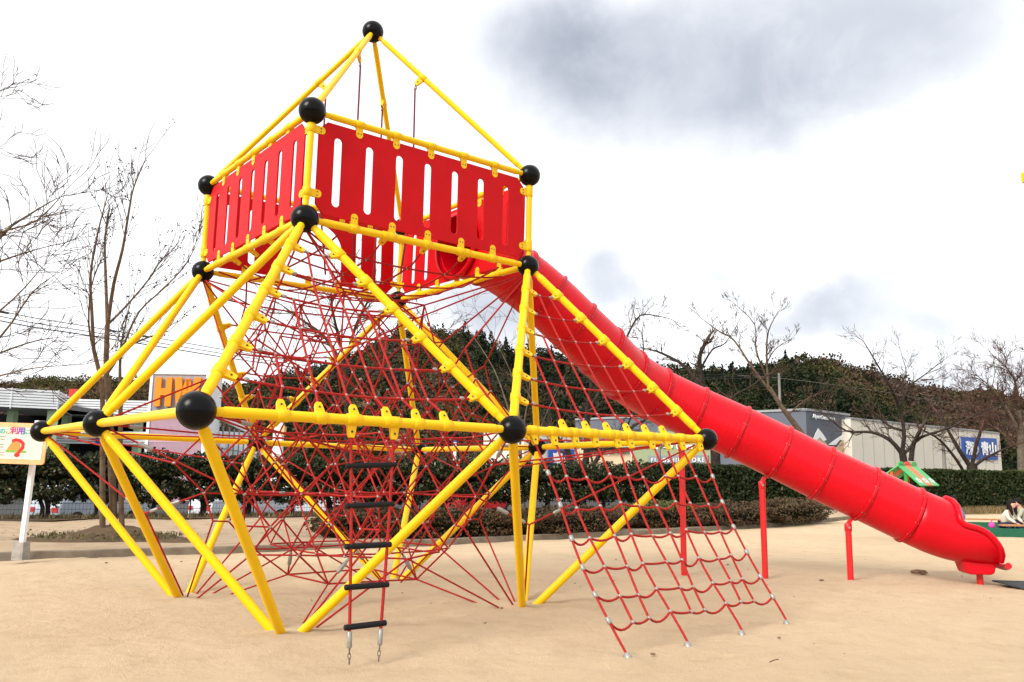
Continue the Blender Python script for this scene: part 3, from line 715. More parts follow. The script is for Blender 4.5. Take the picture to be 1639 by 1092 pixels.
m.tube([np.array([8.975-.05*(y/.3)**2,3.3+y,.240+.42*y*y]) for y in np.linspace(-.31,.31,13)],.046,12); m.build('lip','red_tube',sl)
# pedestal under the chute
m=MB(); poly=[(8.34,.33),(8.40,.155),(8.46,.13),(8.74,.13),(8.79,.155),(8.83,.30),(8.6,.30)]
m.prism(poly,.17,(0,3.3,0),(1,0,0),(0,0,1),(0,1,0)); pd=m.build('pedestal','red_tube',sl)
bv=pd.modifiers.new('bev','BEVEL'); bv.width=.02; bv.segments=3
m=MB(); m.tube([(8.64,3.3,.14),(8.645,3.3,-.1)],.045,16); m.build('support_post','red_post',sl)
for (gx_,i) in(((4.30,3.28),8),((5.52,3.29),10),((6.78,3.30),12)):
    c=C_[i]; top=np.array([c[0]-.21,3.3,c[2]-.44]) if False else c+np.array([-.20,0,-.41]); 
    b=np.array([gx_[0],gx_[1],-.1]); tp=np.array([gx_[0]+.02,3.3,c[2]-.41-(.06)+(-(gx_[0]-c[0])-.2)*.47])
    tp=np.array([gx_[0]+.0,3.3,c[2]-.50+(c[0]-gx_[0]-.2)*.48])
    m=MB(); m.tube([b,tp],.046,18)
    po=m.build('support_post','red_post',sl)
    m=MB(); m.tube([tp+np.array([0,0,-.11]),tp+np.array([0,0,-.10]),tp+np.array([0,0,.0]),tp+np.array([0,0,.01])],[.046,.055,.055,.048],18)
    m.tube([tp+np.array([0,-.075,-.05]),tp+np.array([0,.075,-.05])],.016,10,1)
    q=tp+np.array([0,0,.0]); e=c+unit(q-c)*(TR+.02); m.obox((q+e)/2,(.035,0,0),(0,.02,0),(e-q)/2*1.1); m.build('bracket',['red_post','steel'],po)

# mat, log, small finds ---------------------------------------------------
m=MB(); m.box((8.86,2.42,.012),(10.6,3.42,.03)); tag(m.build('rubber_mat','mat_rubber'),'dark rubber landing mat in the sand in front of the slide exit','mat')
q=gnd(1470,921)+np.array([0,0,.015]); m=MB(); m.tube([q+np.array([-.11,.02,.035]),q+np.array([-.04,0,.045]),q+np.array([.05,.0,.04]),q+np.array([.12,-.02,.045])],[.022,.036,.034,.020],9); m.tube([q+np.array([.03,-.05,.02]),q+np.array([.13,-.03,.03])],[.02,.012],7)
tag(m.build('driftwood','log_wood'),'short weathered piece of wood lying on the sand beneath the slide exit','wood piece')
m=MB(); q0,q1=gnd(1232,1064),gnd(1246,1060); m.tube([q0+[0,0,.02],lerp(q0,q1,.5)+[0,0,.026],q1+[0,0,.022]],.004,6); tag(m.build('red_twig','twig_red'),'tiny reddish twig on the sand right of the slanting net','twig')
def pebbles():
    k=0
    for (x,y,s_) in((1045,1049,.02),(1247,1023,.016),(1315,930,.03),(803,975,.018),(690,968,.012),(170,902,.022),(290,900,.018),(1165,905,.02)):
        m=MB(); q=gnd(x,y); m.sphere((q[0],q[1],.012),s_,10,6,0,(1.2,.9,.55)); k+=1
        yield m.build('pebble','stone'),x
pl_=['beside the second anchor of the slanting net','right of the slanting net','in the shade under the slide','beside the right front foot of the frame','under the middle of the frame','in front of the left stretch of kerb','on the sand behind the left foot of the frame','on the sand under the slide near the red post']
for (o,x),t in zip(pebbles(),pl_): tag(o,'small brown pebble lying '+t,'pebble','pebbles on the sand')

# ================================================================== notice board at left
nb=gnd(33,889,.12); sg=thing('notice_board','cream notice board with an orange border on a white post at the left edge','sign',nb)
dS=float((nb-CAM)@FW)
tl=dep(-62,676,dS);tr_=dep(75,681,dS);br=dep(72,738,dS)
ax=unit(np.array([(tr_-tl)[0],(tr_-tl)[1],(tr_-tl)[2]])); ay=unit(np.array([.012,0,1.0])); ay=unit(ay-ax*(ay@ax)); nrm=np.cross(ax,ay)
wb=np.linalg.norm(tr_-tl); hb=.66; cb=dep(6,709,dS)
def rr(w_,h_,r,n=5):
    o=[]
    for cx,cy,a in((w_-r,h_-r,0),(-w_+r,h_-r,90),(-w_+r,-h_+r,180),(w_-r,-h_+r,270)):
        for t in np.linspace(a,a+90,n): o.append((cx+r*math.cos(R(t)),cy+r*math.sin(R(t))))
    return o
m=MB(); m.prism(rr(wb/2,hb/2,.05),.012,cb,ax,ay,nrm); bd=m.build('board','sign_edge',sg)
m=MB(); m.prism(rr(wb/2-.055,hb/2-.075,.02),.002,cb+nrm*.0145,ax,ay,nrm); m.build('face','sign_board',bd)
fo=cb+nrm*.018
T_=lambda u,v: frame_matrix(fo+ax*u+ay*v,ax,ay)
pxm=wb/137.0
titles=[('遊',-52,'ink_orange'),('具',-38,'ink_green'),('の',-1.5-0,'ink_teal'),('ご',8,'ink_orange'),('利',17.5,'ink_pink'),('用',29,'ink_purple'),('に',37.5,'ink_teal'),('あ',46,'ink_purple')]
for ch,x,mt in titles:
    text_mesh(ch,'title_lettering',.125 if ch in '利用' else .10,mt,T_((x-2)*pxm+.0,.195 if ch in '利用' else .185),bd,.002,'CENTER',.004)
m=MB()
rn=random.Random(3)
for row in range(8):
    y=.10-.042*row; x=-.62
    while x<(.02 if row%3!=2 else -.12):
        w_=rn.uniform(.018,.034); m.prism([(x,y-.008),(x+w_*.8,y-.008),(x+w_*.8,y+.008),(x,y+.008)],.0015,fo,ax,ay,nrm); x+=w_
m.build('small_print','ink_grey',bd)
# little picture of a climbing frame with a red slide
m=MB(); m.prism([(.07,-.11),(.30,-.11),(.27,.02),(.14,.02)],.0015,fo,ax,ay,nrm,0); m.build('picture_frame_shape','ink_orange',bd)
m=MB(); m.prism([(.05,-.15),(.40,-.15),(.38,-.11),(.06,-.11)],.0012,fo,ax,ay,nrm,0); m.build('picture_grass','ink_green',bd)
m=MB()
arc=[(.15,.035),(.20,.055),(.27,.045),(.325,.0),(.325,-.07),(.28,-.13),(.25,-.17)]
for (x0,y0),(x1,y1) in zip(arc[:-1],arc[1:]):
    d=unit((x1-x0,y1-y0)); p_=np.array([-d[1],d[0]])*.026; a=np.array([x0,y0])-d*.01; b=np.array([x1,y1])+d*.01
    m.prism([tuple(a-p_),tuple(b-p_),tuple(b+p_),tuple(a+p_)],.0018+.0002*(len(m.f)%5),fo,ax,ay,nrm)
m.prism([(.245+.045*math.cos(t),-.185+.035*math.sin(t)) for t in np.linspace(0,2*math.pi,17)[:-1]],.0032,fo,ax,ay,nrm); m.build('picture_slide','toy_red',bd)
for px_ in(38,-80):
    tp=dep(px_,700,dS)-nrm*.05; b=np.array([nb[0]+(0 if px_>0 else -1.05),nb[1],.1]); tp=np.array([b[0]+.06,b[1]+.02,2.3])
    m=MB(); d=unit(tp-b); m.obox((tp+b)/2,(.036,0,0),(0,.036,0),(tp-b)/2); po=m.build('post','white_paint',sg)
    m=MB(); m.box((b[0]-.095,b[1]-.095,.05),(b[0]+.095,b[1]+.095,.33),0,None,.93); m.build('footing','concrete',po)

# ================================================================== vegetation helpers
def branch(m,p,d,length,r,depth,rg,spread=.6,up=.15,nseg=4,kids=(2,3),shrink=.68,tips=None,minr=.004,wig=.16,sides=None):
    pts=[np.array(p,float)]; d=unit(d); rad=[r]; dirs=[d]
    for i in range(nseg):
        d=unit(d+rg.normal(size=3)*wig+np.array([0,0,up*.25])); pts.append(pts[-1]+d*length/nseg); rad.append(max(minr,r*(1-.45*(i+1)/nseg))); dirs.append(d)
    if depth==0: rad[-1]=minr*.6
    m.tube(pts,rad,sides or (7 if r>.05 else 4 if r>.012 else 3),0,False)
    if tips is not None and depth<=1: tips.append(pts[-1])
    if depth<=0: return
    nk=rg.randint(kids[0],kids[1]+1)
    for k in range(nk):
        t=rg.uniform(.35,1) if k else 1.0; i=min(int(t*nseg),nseg); q=pts[i]
        a=rg.normal(size=3); a-=dirs[i]*(a@dirs[i]); a=unit(a); nd=unit(dirs[i]+a*spread*rg.uniform(.6,1.3)+np.array([0,0,up]))
        branch(m,q,nd,length*shrink*rg.uniform(.75,1.2),max(minr,rad[i]*rg.uniform(.55,.8)),depth-1,rg,spread,up,nseg if depth>2 else 3,kids,shrink,tips,minr,wig,sides)
def limb(m,pts,r0,r1,n=8):
    P3=[np.array(q,float) for q in pts]; out_=[]
    for i in range(len(P3)-1):
        for t in np.linspace(0,1,4)[:-1]: out_.append(cat(P3,i,t))
    out_.append(P3[-1]); k=len(out_); m.tube(out_,[r0+(r1-r0)*i/(k-1) for i in range(k)],n,0,True); return out_
def bare_tree(label,base,trunk,limbs,seed,bark='bark_dark',twig='twig',tr=(.2,.14),group='bare trees along the hedge',depth=3,tl=1.5,kids=(2,3),spread=.65,up=.1,every=1.0,minr=.006,name='bare_tree',wig=.16,twr=.5):
    """trunk and limbs are polylines in metres relative to the base; twigs grow from the limbs"""
    rg=np.random.RandomState(seed); b=np.array(base,float)
    t=thing(name,label,'tree',b,group)
    m=MB(); limb(m,[b+np.array(q,float) for q in trunk],tr[0],tr[1],12); m.build('trunk',bark,t)
    tw=MB()
    for (pts,r0,r1) in limbs:
        m=MB(); pp=limb(m,[b+np.array(q,float) for q in pts],r0,r1,8); m.build('limb',bark,t)
        k=len(pp); n_=int(k*every)
        for i in range(n_):
            j=min(k-1,int(k*(.25+.75*(i+1)/n_))-1); d=unit(pp[j]-pp[j-1]); a=rg.normal(size=3); a-=d*(a@d); a=unit(a)
            dr=unit(d*.7+a*rg.uniform(.5,1.1)+np.array([0,0,up*2])); rr_=(r0+(r1-r0)*j/(k-1))*twr
            branch(tw,pp[j],dr,tl*rg.uniform(.6,1.2),min(rr_,.05),depth-1,rg,spread,up,4,kids,.66,None,minr,wig)
        d=unit(pp[-1]-pp[-2]); branch(tw,pp[-1],d,tl,r1,depth-1,rg,spread,up,4,kids,.66,None,minr,wig)
    tw.build('twigs',twig,t); return t
def rel(base,pts,dz=None,rg=None):
    """picture positions -> metres relative to base, each with its own depth"""
    b=np.array(base,float); d0=float((b-CAM)@FW); o=[]
    for q in pts: o.append(dep(q[0],q[1],d0+(q[2] if len(q)>2 else 0))-b)
    return o

# ================================================================== hedge, hedge trees, bushes
rs=np.random.RandomState(11)
def leafcols(n,base,var=.35,rs=rs):
    b=np.array(base); return np.clip(b[None]*(1+rs.uniform(-var,var,(n,1)))*(1+rs.uniform(-.12,.12,(n,3))),.002,1)
def shell_points(n,sx,sy,sz,rs,thick=.35):
    a=rs.normal(size=(n,3)); a/=np.linalg.norm(a,axis=1)[:,None]; r=1-thick*rs.uniform(0,1,(n,1))**1.5
    # squarish blob
    a=np.sign(a)*np.abs(a)**.75; a/=np.maximum(np.linalg.norm(a,axis=1)[:,None]*.93,.9)
    p=a*r; lump=1+.10*np.sin(p[:,0]*7+1)*np.cos(p[:,2]*6)+.08*np.sin(p[:,1]*9+p[:,2]*5); p*=lump[:,None]
    return p*np.array([sx,sy,sz])
# camellia-like hedge trees on the left, clear trunks below ragged foliage
htm=[]
for v in range(3):
    r_=np.random.RandomState(20+v); n=3800
    p=shell_points(n,.88,.74,.72,r_); p[:,2]-=.12*np.abs(np.sin(p[:,0]*5+v))*(p[:,2]<0)
    htm.append((p,r_))
def hedge_tree(i,s_,lab):
    q=hline(s_,rs.uniform(-.12,.12)); b=np.array([q[0],q[1],.16]); t=thing('hedge_tree',lab,'hedge tree',b,'evergreen trees of the left hedge')
    p,_=htm[i%3]; r_=np.random.RandomState(50+i); a=r_.uniform(0,6.28); sc=r_.uniform(.95,1.12)
    c=np.stack([p[:,0]*sc,p[:,1],p[:,2]*r_.uniform(.95,1.1)],1)
    rot=np.array([[HD[0],-HD[1],0],[HD[1],HD[0],0],[0,0,1]]); c=c@rot.T+b+np.array([0,0,1.20+r_.uniform(-.03,.03)])
    col=leafcols(len(c),(.021,.028,.011),.5,r_); k=r_.uniform(size=len(c)); col[k<.10]=leafcols((k<.10).sum(),(.085,.06,.025),.3,r_); col[k>.965]=leafcols((k>.965).sum(),(.16,.18,.11),.3,r_)
    f=quads('foliage','leaf',c,r_.uniform(.05,.095,len(c)),col,t,r_)
    m=MB(); m.sphere((b[0],b[1],b[2]+1.30),.55,12,8,0,(1.0,.9,.72)); m.build('dark_core','hedge_core',f)  # dark solid ball standing in for the shaded inside of the crown
    nt=1+i%3
    for k in range(nt):
        o=np.array([r_.uniform(-.25,.25),r_.uniform(-.12,.12),-.1]); m=MB(); top=b+np.array([o[0]*1.8+r_.uniform(-.2,.2),o[1],.95])
        limb(m,[b+o,b+o*.9+np.array([r_.uniform(-.06,.06),0,.4]),top],r_.uniform(.06,.09),.04,8); m.build('trunk','bark_dark',t)
PLACES=['at the far left edge','behind the notice board','behind the white post of the notice board','just right of the notice board post','left of the twin trunked tree','directly behind the twin trunked tree','just right of the twin trunked tree','below the orange lettered tower','behind the left black ball of the frame','behind the front leg of the frame','below the ramp beside the tower','left of the white car','in front of the white car','right of the white car','behind the left side of the rope ladder','behind the rope ladder','where the clipped hedge begins','behind the middle of the net']
S=0.6
ns_=17
for i in range(ns_): hedge_tree(i,S+i*1.36,'dark evergreen hedge tree with a bare trunk, '+PLACES[i])
# clipped hedge
s0=S+ns_*1.36-.5; s1=66.0
hg=thing('clipped_hedge','long dark green clipped hedge running across the middle and right behind the bare trees','hedge',(*hline((s0+s1)/2),.1))
m=MB(); K=90; vs=[];fs=[]
for i in range(K+1):
    s_=s0+.1+(s1-s0-.2)*i/K; zz=.1 if s_<30 else .0
    for (o,z) in((-.38,zz-.1),(-.45,1.0),(-.40,1.93+.03*math.sin(s_*2)),(.40,1.93),(.45,zz-.1)): p=hline(s_,o+.05*math.sin(s_*2.3+z*3)); vs.append((p[0],p[1],z))
for i in range(K):
    for j in range(4): fs.append((i*5+j,(i+1)*5+j,(i+1)*5+j+1,i*5+j+1))
m.add(vs,fs); m.add(vs[:5],[(0,1,2,3,4)]); m.add(vs[-5:],[(4,3,2,1,0)])
core=m.build('dark_core','hedge_core',hg)  # dark solid body blocks the view through the leaves, painted as their shade
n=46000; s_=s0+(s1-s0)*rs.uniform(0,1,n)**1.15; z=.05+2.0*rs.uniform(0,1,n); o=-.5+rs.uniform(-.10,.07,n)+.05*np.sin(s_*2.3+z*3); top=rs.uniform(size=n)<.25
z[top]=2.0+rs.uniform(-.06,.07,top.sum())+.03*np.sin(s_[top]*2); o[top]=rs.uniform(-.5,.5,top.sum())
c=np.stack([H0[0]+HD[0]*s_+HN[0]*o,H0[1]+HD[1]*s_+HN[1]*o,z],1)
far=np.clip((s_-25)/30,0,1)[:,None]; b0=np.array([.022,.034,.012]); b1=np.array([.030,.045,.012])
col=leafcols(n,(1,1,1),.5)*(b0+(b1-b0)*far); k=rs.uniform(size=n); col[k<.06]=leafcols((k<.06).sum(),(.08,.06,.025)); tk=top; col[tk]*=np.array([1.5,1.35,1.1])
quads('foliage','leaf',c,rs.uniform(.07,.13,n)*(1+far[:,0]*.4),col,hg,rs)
# low rounded bushes along the kerb
def bush(b,sx,sy,sz,n,label,base,rot=0,sd=0,sizes=(.026,.052),group='clipped bushes along the kerb',top=None):
    n=int(n*1.7); r_=np.random.RandomState(sd); t=thing('bush',label,'bush',b,group); b=np.array(b,float)
    p=shell_points(n,sx,sy,sz,r_,.22); p[:,2]=np.where(p[:,2]<-.75*sz,-.75*sz+r_.uniform(0,.25*sz,n),p[:,2])
    ca,sa=math.cos(rot),math.sin(rot); c=np.stack([p[:,0]*ca-p[:,1]*sa,p[:,0]*sa+p[:,1]*ca,p[:,2]+sz*.72],1)+b
    col=leafcols(n,base,.45,r_); hi=p[:,2]>sz*.55
    if top is not None: col[hi]=leafcols(hi.sum(),top,.4,r_)
    f=quads('foliage','leaf',c,r_.uniform(*sizes,n),col,t,r_,2.2)
    m=MB(); m.sphere((0,0,0),1,20,10,0,(sx*.86,sy*.86,sz*.84)); mm=Matrix.Translation((b[0],b[1],b[2]+sz*.70))@Matrix.Rotation(rot,4,'Z'); m.v=[tuple(mm@Vector(q)) for q in m.v]; m.build('dark_core','hedge_core',f)  # dark solid filler, shaded inside of the bush put into its colour
BR_=(.070,.042,.019); BG=(.060,.062,.022)
def kb(x,y,zg=.12): return gnd(x,y,zg)
q0=kb(600,866);bush(kb(588,858),1.25,.7,.37,4200,'brown green rounded bush behind the rope ladder',BR_,R(35),1)
bush(kb(722,858),2.0,.7,.36,5200,'brown green rounded bush behind the middle of the frame',BR_,R(38),2)
bush(kb(905,851),2.1,.75,.36,5400,'brown rounded bush behind the right front leg of the frame',(.065,.043,.022),R(45),3)
bush(kb(1052,842),2.2,.8,.39,5200,'low bush with a green top behind the first red slide post',BR_,R(50),4,top=(.09,.095,.028))
bush(kb(1165,839),2.2,.8,.38,5000,'brown bush between the first and second red slide posts',(.072,.046,.024),R(50),5)
bush(kb(1262,834),2.6,.8,.42,5000,'rightmost brown bush under the slide by the end of the kerb',(.08,.052,.026),R(52),6)
# dry grass
def grass(label,name,pts,n,h,cols,sd):
    r_=np.random.RandomState(sd); V=[];F=[];T=[]
    pts=np.array(pts); c=pts[r_.randint(len(pts),size=n)]+np.c_[r_.normal(size=(n,2))*.12,np.zeros(n)]
    d=r_.normal(size=(n,2))*.35; hh=h*r_.uniform(.4,1.2,n); w_=r_.uniform(.008,.02,n); a=r_.uniform(0,6.28,n)
    sx=np.c_[np.cos(a)*w_,np.sin(a)*w_,np.zeros(n)]; tipp=c+np.c_[d*hh[:,None],hh]
    V=np.stack([c-sx,c+sx,tipp],1).reshape(-1,3); me=bpy.data.meshes.new(name); me.from_pydata(V.tolist(),[],np.arange(3*n).reshape(-1,3).tolist())
    ca=me.color_attributes.new('tint','FLOAT_COLOR','POINT'); col=np.ones((n,4)); cc=np.array(cols); col[:,:3]=cc[r_.randint(len(cc),size=n)]*r_.uniform(.6,1.3,(n,1)); ca.data.foreach_set('color',np.repeat(col,3,0).astype(np.float32).ravel())
    me.materials.append(MATS['leaf']); o=link(name,me); o['kind']='stuff'; o['label']=label; return o
gp=[(*hline(s_,rs.uniform(-3.2,-.7)),.02) for s_ in rs.uniform(38,66,900)]
grass('dry straw coloured grass at the foot of the hedge on the right','dry_grass',gp,16000,.30,[(.20,.13,.06),(.14,.10,.045),(.25,.17,.08),(.10,.09,.03)],5)
gp=[(*hline(s_,rs.uniform(-1.0,.5)),.19) for s_ in rs.uniform(-2,24,500)]
grass('thin dry grass under the hedge trees on the left','dry_grass',gp,3500,.16,[(.20,.15,.07),(.13,.11,.05)],6)

tb=gnd(178,862,.12)
# dead leaves and crumbs of bark blown over the sand and the bed
def leaf_scatter(name,label,C,size,cols,sd):
    r_=np.random.RandomState(sd); C=np.array(C); n=len(C); a=r_.uniform(0,6.28,n); t=r_.normal(size=(n,2))*.25
    ax=np.c_[np.cos(a),np.sin(a),t[:,0]]; ay=np.c_[-np.sin(a),np.cos(a),t[:,1]]; sz=size*r_.uniform(.5,1.3,(n,1))
    V=np.stack([C-ax*sz,C-ay*sz*.55,C+ax*sz,C+ay*sz*.55],1).reshape(-1,3); me=bpy.data.meshes.new(name); me.from_pydata(V.tolist(),[],np.arange(4*n).reshape(-1,4).tolist())
    ca=me.color_attributes.new('tint','FLOAT_COLOR','POINT'); col=np.ones((n,4)); cc=np.array(cols); col[:,:3]=cc[r_.randint(len(cc),size=n)]*r_.uniform(.6,1.3,(n,1)); ca.data.foreach_set('color',np.repeat(col,4,0).astype(np.float32).ravel())
    me.materials.append(MATS['leaf']); o=link(name,me); o['kind']='stuff'; o['label']=label
r9=np.random.RandomState(99)
LC=[(.10,.055,.025),(.06,.035,.02),(.16,.10,.05),(.04,.025,.015)]
leaf_scatter('fallen_leaves','scattered dead leaf scraps and crumbs on the sand',[(r9.uniform(-9,11),r9.uniform(-9,7),.028) for _ in range(260)]+[(7.5+r9.normal()*1.4,4.2+r9.normal()*.5,.026) for _ in range(25)],.016,LC,1)
leaf_scatter('fallen_leaves','brown dead leaves lying thick around the mound and under the left hedge trees',[(tb[0]+r9.normal()*1.1,tb[1]-.35+r9.normal()*.55,.19+.10*r9.uniform()) for _ in range(420)]+[(*hline(r9.uniform(-2,26),-.2-abs(r9.normal())*.9),.20) for _ in range(900)],.035,LC,2)

# wire fence behind the hedge trees
fn=thing('mesh_fence','dark wire mesh fence behind the trunks of the left hedge','fence',(*hline(13,1.75),0))
m=MB(); fz0,fz1=-.02,1.0
A=hline(-4,1.75);B=hline(34,1.75)
for z in np.linspace(fz0+.03,fz1,7): m.tube([(*A,z),(*B,z)],.006,4,0,False)
for i in range(0,381): p=hline(-4+i*.1,1.75); m.tube([(*p,fz0),(*p,fz1)],.0045,3,0,False)
m.build('wire_mesh','fence_wire',fn)
for i in range(20): p=hline(-4+i*2,1.78); m=MB(); m.tube([(*p,-.5),(*p,1.05)],.024,8); m.build('post','fence_wire',fn)

# ================================================================== trees
# twin trunked tree with old seed heads, left
b=gnd(178,862,.12); tb=b
def tree_left():
    rg=np.random.RandomState(5); t=thing('twin_trunk_tree','tall bare tree with twin brown trunks and dark seed heads on a mound','tree',tb)
    d0=float((tb-CAM)@FW); Q=lambda x,y,dz=0: dep(x,y,d0+dz)
    m=MB(); limb(m,[Q(182,866),Q(181,800),Q(178,740,.05),Q(176,660,.1),Q(170,590),Q(172,520)],.080,.048,12); limb(m,[Q(164,862,-.2),Q(164,780,-.2),Q(164,700,-.2),Q(163,620,-.2),Q(150,560,-.3)],.062,.04,10)
    m.build('trunk','bark',t); tips=[]; tw=MB()
    LB=[([Q(172,522),Q(169,440,.2),Q(168,380,.3),Q(176,330,.4)],.05,.014),([Q(172,522),Q(182,455,-.2),Q(196,400,-.4),Q(206,340,-.6),Q(214,300,-.6),Q(233,255,-.7)],.052,.010),
        ([Q(150,562,-.3),Q(147,500,-.4),Q(145,440,-.5),Q(156,375,-.6),Q(170,320,-.5)],.05,.012),([Q(150,560,-.3),Q(142,520,-.6),Q(146,460,-.9),Q(160,420,-1.0)],.03,.01),
        ([Q(172,520),Q(200,492,.5),Q(236,450,.8),Q(262,412,1.0),Q(290,395,1.2)],.036,.008),([Q(195,560,.3),Q(222,500,.3),Q(262,462,.4),Q(300,420,.5),Q(318,375,.5)],.03,.007),
        ([Q(170,600),Q(190,570,.2),Q(196,540,.4),Q(210,480,.7)],.045,.01),([Q(194,650),Q(192,600,.3),Q(196,565,.3),Q(225,545,.5),Q(270,530,.6)],.05,.012)]
    for pts,r0,r1 in LB:
        m=MB(); pp=limb(m,pts,r0*.78,r1*.9,7); m.build('limb','bark',t); k=len(pp)
        for i in range(int(k*1.1)):
            j=rg.randint(int(k*.35),k); d=unit(pp[j]-pp[j-1]); a=unit(rg.normal(size=3))
            branch(tw,pp[j],unit(d+a*.5+np.array([0,0,.25])),rg.uniform(.35,.8),.008,1,rg,.45,.2,4,(1,3),.7,tips,.0058)
    m=MB(); limb(m,[Q(196,868),Q(193,760),Q(193,650)],.058,.042,10); m.build('trunk','bark',t)
    tw.build('twigs','twig',t)
    tips=[tips[i] for i in rg.permutation(len(tips))[:150]]; C=np.concatenate([np.array(q)[None]+rg.normal(size=(6,3))*.035 for q in tips])
    quads('seed_heads','leaf',C,rg.uniform(.025,.05,len(C)),leafcols(len(C),(.03,.022,.018),.3,rg),t,rg,1.2)
tree_left()
m=MB(); nn=24; vs=[(tb[0],tb[1],.40)]; 
for k,(r_,z) in enumerate(((.35,.36),(.8,.22),(1.3,.15),(1.7,.10))):
    for j in range(nn): a=2*math.pi*j/nn; q=r_*(1+.15*math.sin(3*a+k)); vs.append((tb[0]+q*math.cos(a)*1.1,tb[1]+q*math.sin(a)*.8,z+.015*math.sin(5*a+k)))
fs=[(0,1+j,1+(j+1)%nn) for j in range(nn)]+[(1+k*nn+j,1+(k+1)*nn+j,1+(k+1)*nn+(j+1)%nn,1+k*nn+(j+1)%nn) for k in range(3) for j in range(nn)]
m.add(vs,fs,0,True); struct(m.build('soil_mound','litter_soil'))
gp=[(tb[0]+rs.normal()*.6,tb[1]+rs.normal()*.35-.1,.17) for _ in range(200)]
grass('short green grass and weeds on the mound of the twin trunked tree','mound_grass',gp,1600,.10,[(.08,.11,.025),(.10,.10,.03),(.14,.10,.05),(.05,.07,.02)],8)
# tree outside the left edge whose branches hang into the picture
b=np.array([*gnd(-190,870,.12)[:2],.12])
LB=[]
d0=float((b-CAM)@FW)
def Lf(pts,r0,r1): return ([dep(x,y,d0+dz)-b for x,y,dz in pts],r0*.62,r1*.62)
LB=[Lf([(-185,560,0),(-90,500,-.4),(0,380,-.8),(45,345,-.9),(90,318,-1.0)],.07,.012),Lf([(-90,500,-.4),(-20,430,0),(40,405,.3),(95,390,.5)],.05,.008),Lf([(-185,420,0),(-110,300,0),(-50,200,.2),(-10,152,.4),(18,140,.4)],.06,.010),
    Lf([(-110,300,0),(-40,255,-.5),(0,235,-.7)],.04,.008),Lf([(-185,640,0),(-80,600,.3),(0,540,.4),(50,470,.5),(85,442,.5)],.06,.010),Lf([(-80,600,.3),(0,565,.6),(60,545,.9),(100,540,1)],.045,.007),Lf([(-185,600,0),(-60,540,-.8),(20,480,-1.2),(70,425,-1.4)],.05,.008),Lf([(-120,640,-.5),(-30,610,-.8),(50,590,-1),(110,585,-1)],.04,.006),
    Lf([(-185,500,0),(-80,400,-1),(0,372,-1.2),(60,352,-1.4),(110,300,-1.5)],.05,.008)]
bare_tree('bare tree standing outside the left edge, its thin branches reaching in against the white sky',b,[(0,0,-.2),(0,0,1.5),(.05,0,3),dep(-185,420,d0)-b,dep(-185,300,d0)-b],LB,31,'bark','twig',(.2,.07),None,3,.58,(2,3),.55,.06,1.0,.0058,wig=.13,twr=.4)
# cherry trees along the hedge
def T(x,y,zg=.1): return gnd(x,y,zg)
b=T(556,822); tree=bare_tree('dark bare tree seen through the middle of the rope net behind the frame',b,rel(b,[(556,830),(556,740),(556,650),(552,580)]),[(rel(b,[(552,590),(520,540,.5),(480,510,1),(450,488,1.4)]),.08,.02),(rel(b,[(552,585),(570,520),(590,480),(600,445)]),.07,.02),(rel(b,[(556,640),(600,590,-1),(640,560,-1.5),(690,530,-2)]),.08,.02),(rel(b,[(552,580),(535,510,-.6),(530,470,-1),(540,440,-1)]),.06,.015),(rel(b,[(556,650),(500,610,1),(450,595,1.5),(425,560,2)]),.06,.015)],41,every=1.22,tr=(.17,.09),tl=0.84,minr=.007,depth=4,kids=(2,3))
b=T(838,812); bare_tree('slender pale trunked bare tree behind the right rear ball of the frame',b,rel(b,[(838,815),(838,770),(835,745),(832,700)]),[(rel(b,[(835,745),(815,660,.3),(790,590,.5),(755,535,.8)]),.045,.014),(rel(b,[(832,700),(826,620),(790,540,-.4),(765,500,-.5)]),.04,.012),(rel(b,[(833,710),(845,640,-.3),(850,580,-.5),(840,520,-.7)]),.04,.012),(rel(b,[(838,770),(860,700,.4),(880,650,.6),(905,600,.7)]),.04,.012)],42,'bark_pale','twig',(.085,.05),every=0.81,tl=0.99,depth=3,minr=.006)
b=T(905,815); bare_tree('bare tree with three dark trunks leaning apart behind the slanting net',b,rel(b,[(932,815),(931,790),(932,770)]),[(rel(b,[(928,800),(920,760),(905,715),(880,690),(850,640,1)]),.15,.05),(rel(b,[(932,790),(939,720),(940,660),(948,600,-.5),(940,540,-1)]),.17,.05),(rel(b,[(934,800),(950,745),(975,710),(1000,690),(1040,668)]),.12,.04),(rel(b,[(940,660),(975,600,1),(1003,540,1),(1025,505,1),(1062,508,1)]),.08,.02),(rel(b,[(1000,690),(1020,640,.5),(1030,570,.5),(1028,535,.5)]),.05,.015)],43,every=1.15,tr=(.2,.17),tl=0.73,depth=4,minr=.008)
b=T(1145,812,.05); bare_tree('thick trunked bare tree standing behind the slide, with a sawn off stub above the tube',b,rel(b,[(1147,815),(1146,770),(1143,700),(1130,640)]),[(rel(b,[(1130,640),(1122,600),(1120,570),(1131,546)]),.15,.09),(rel(b,[(1130,640),(1100,590,.8),(1060,566,1.2),(1040,560,1.5)]),.12,.03),(rel(b,[(1122,590),(1140,560,.5),(1160,550,.6),(1180,520,.9)]),.06,.015),(rel(b,[(1143,700),(1170,640,-1),(1200,620,-1.4),(1230,600,-1.8)]),.08,.02)],44,every=1.08,tr=(.30,.2),tl=0.56,depth=4,minr=.009)
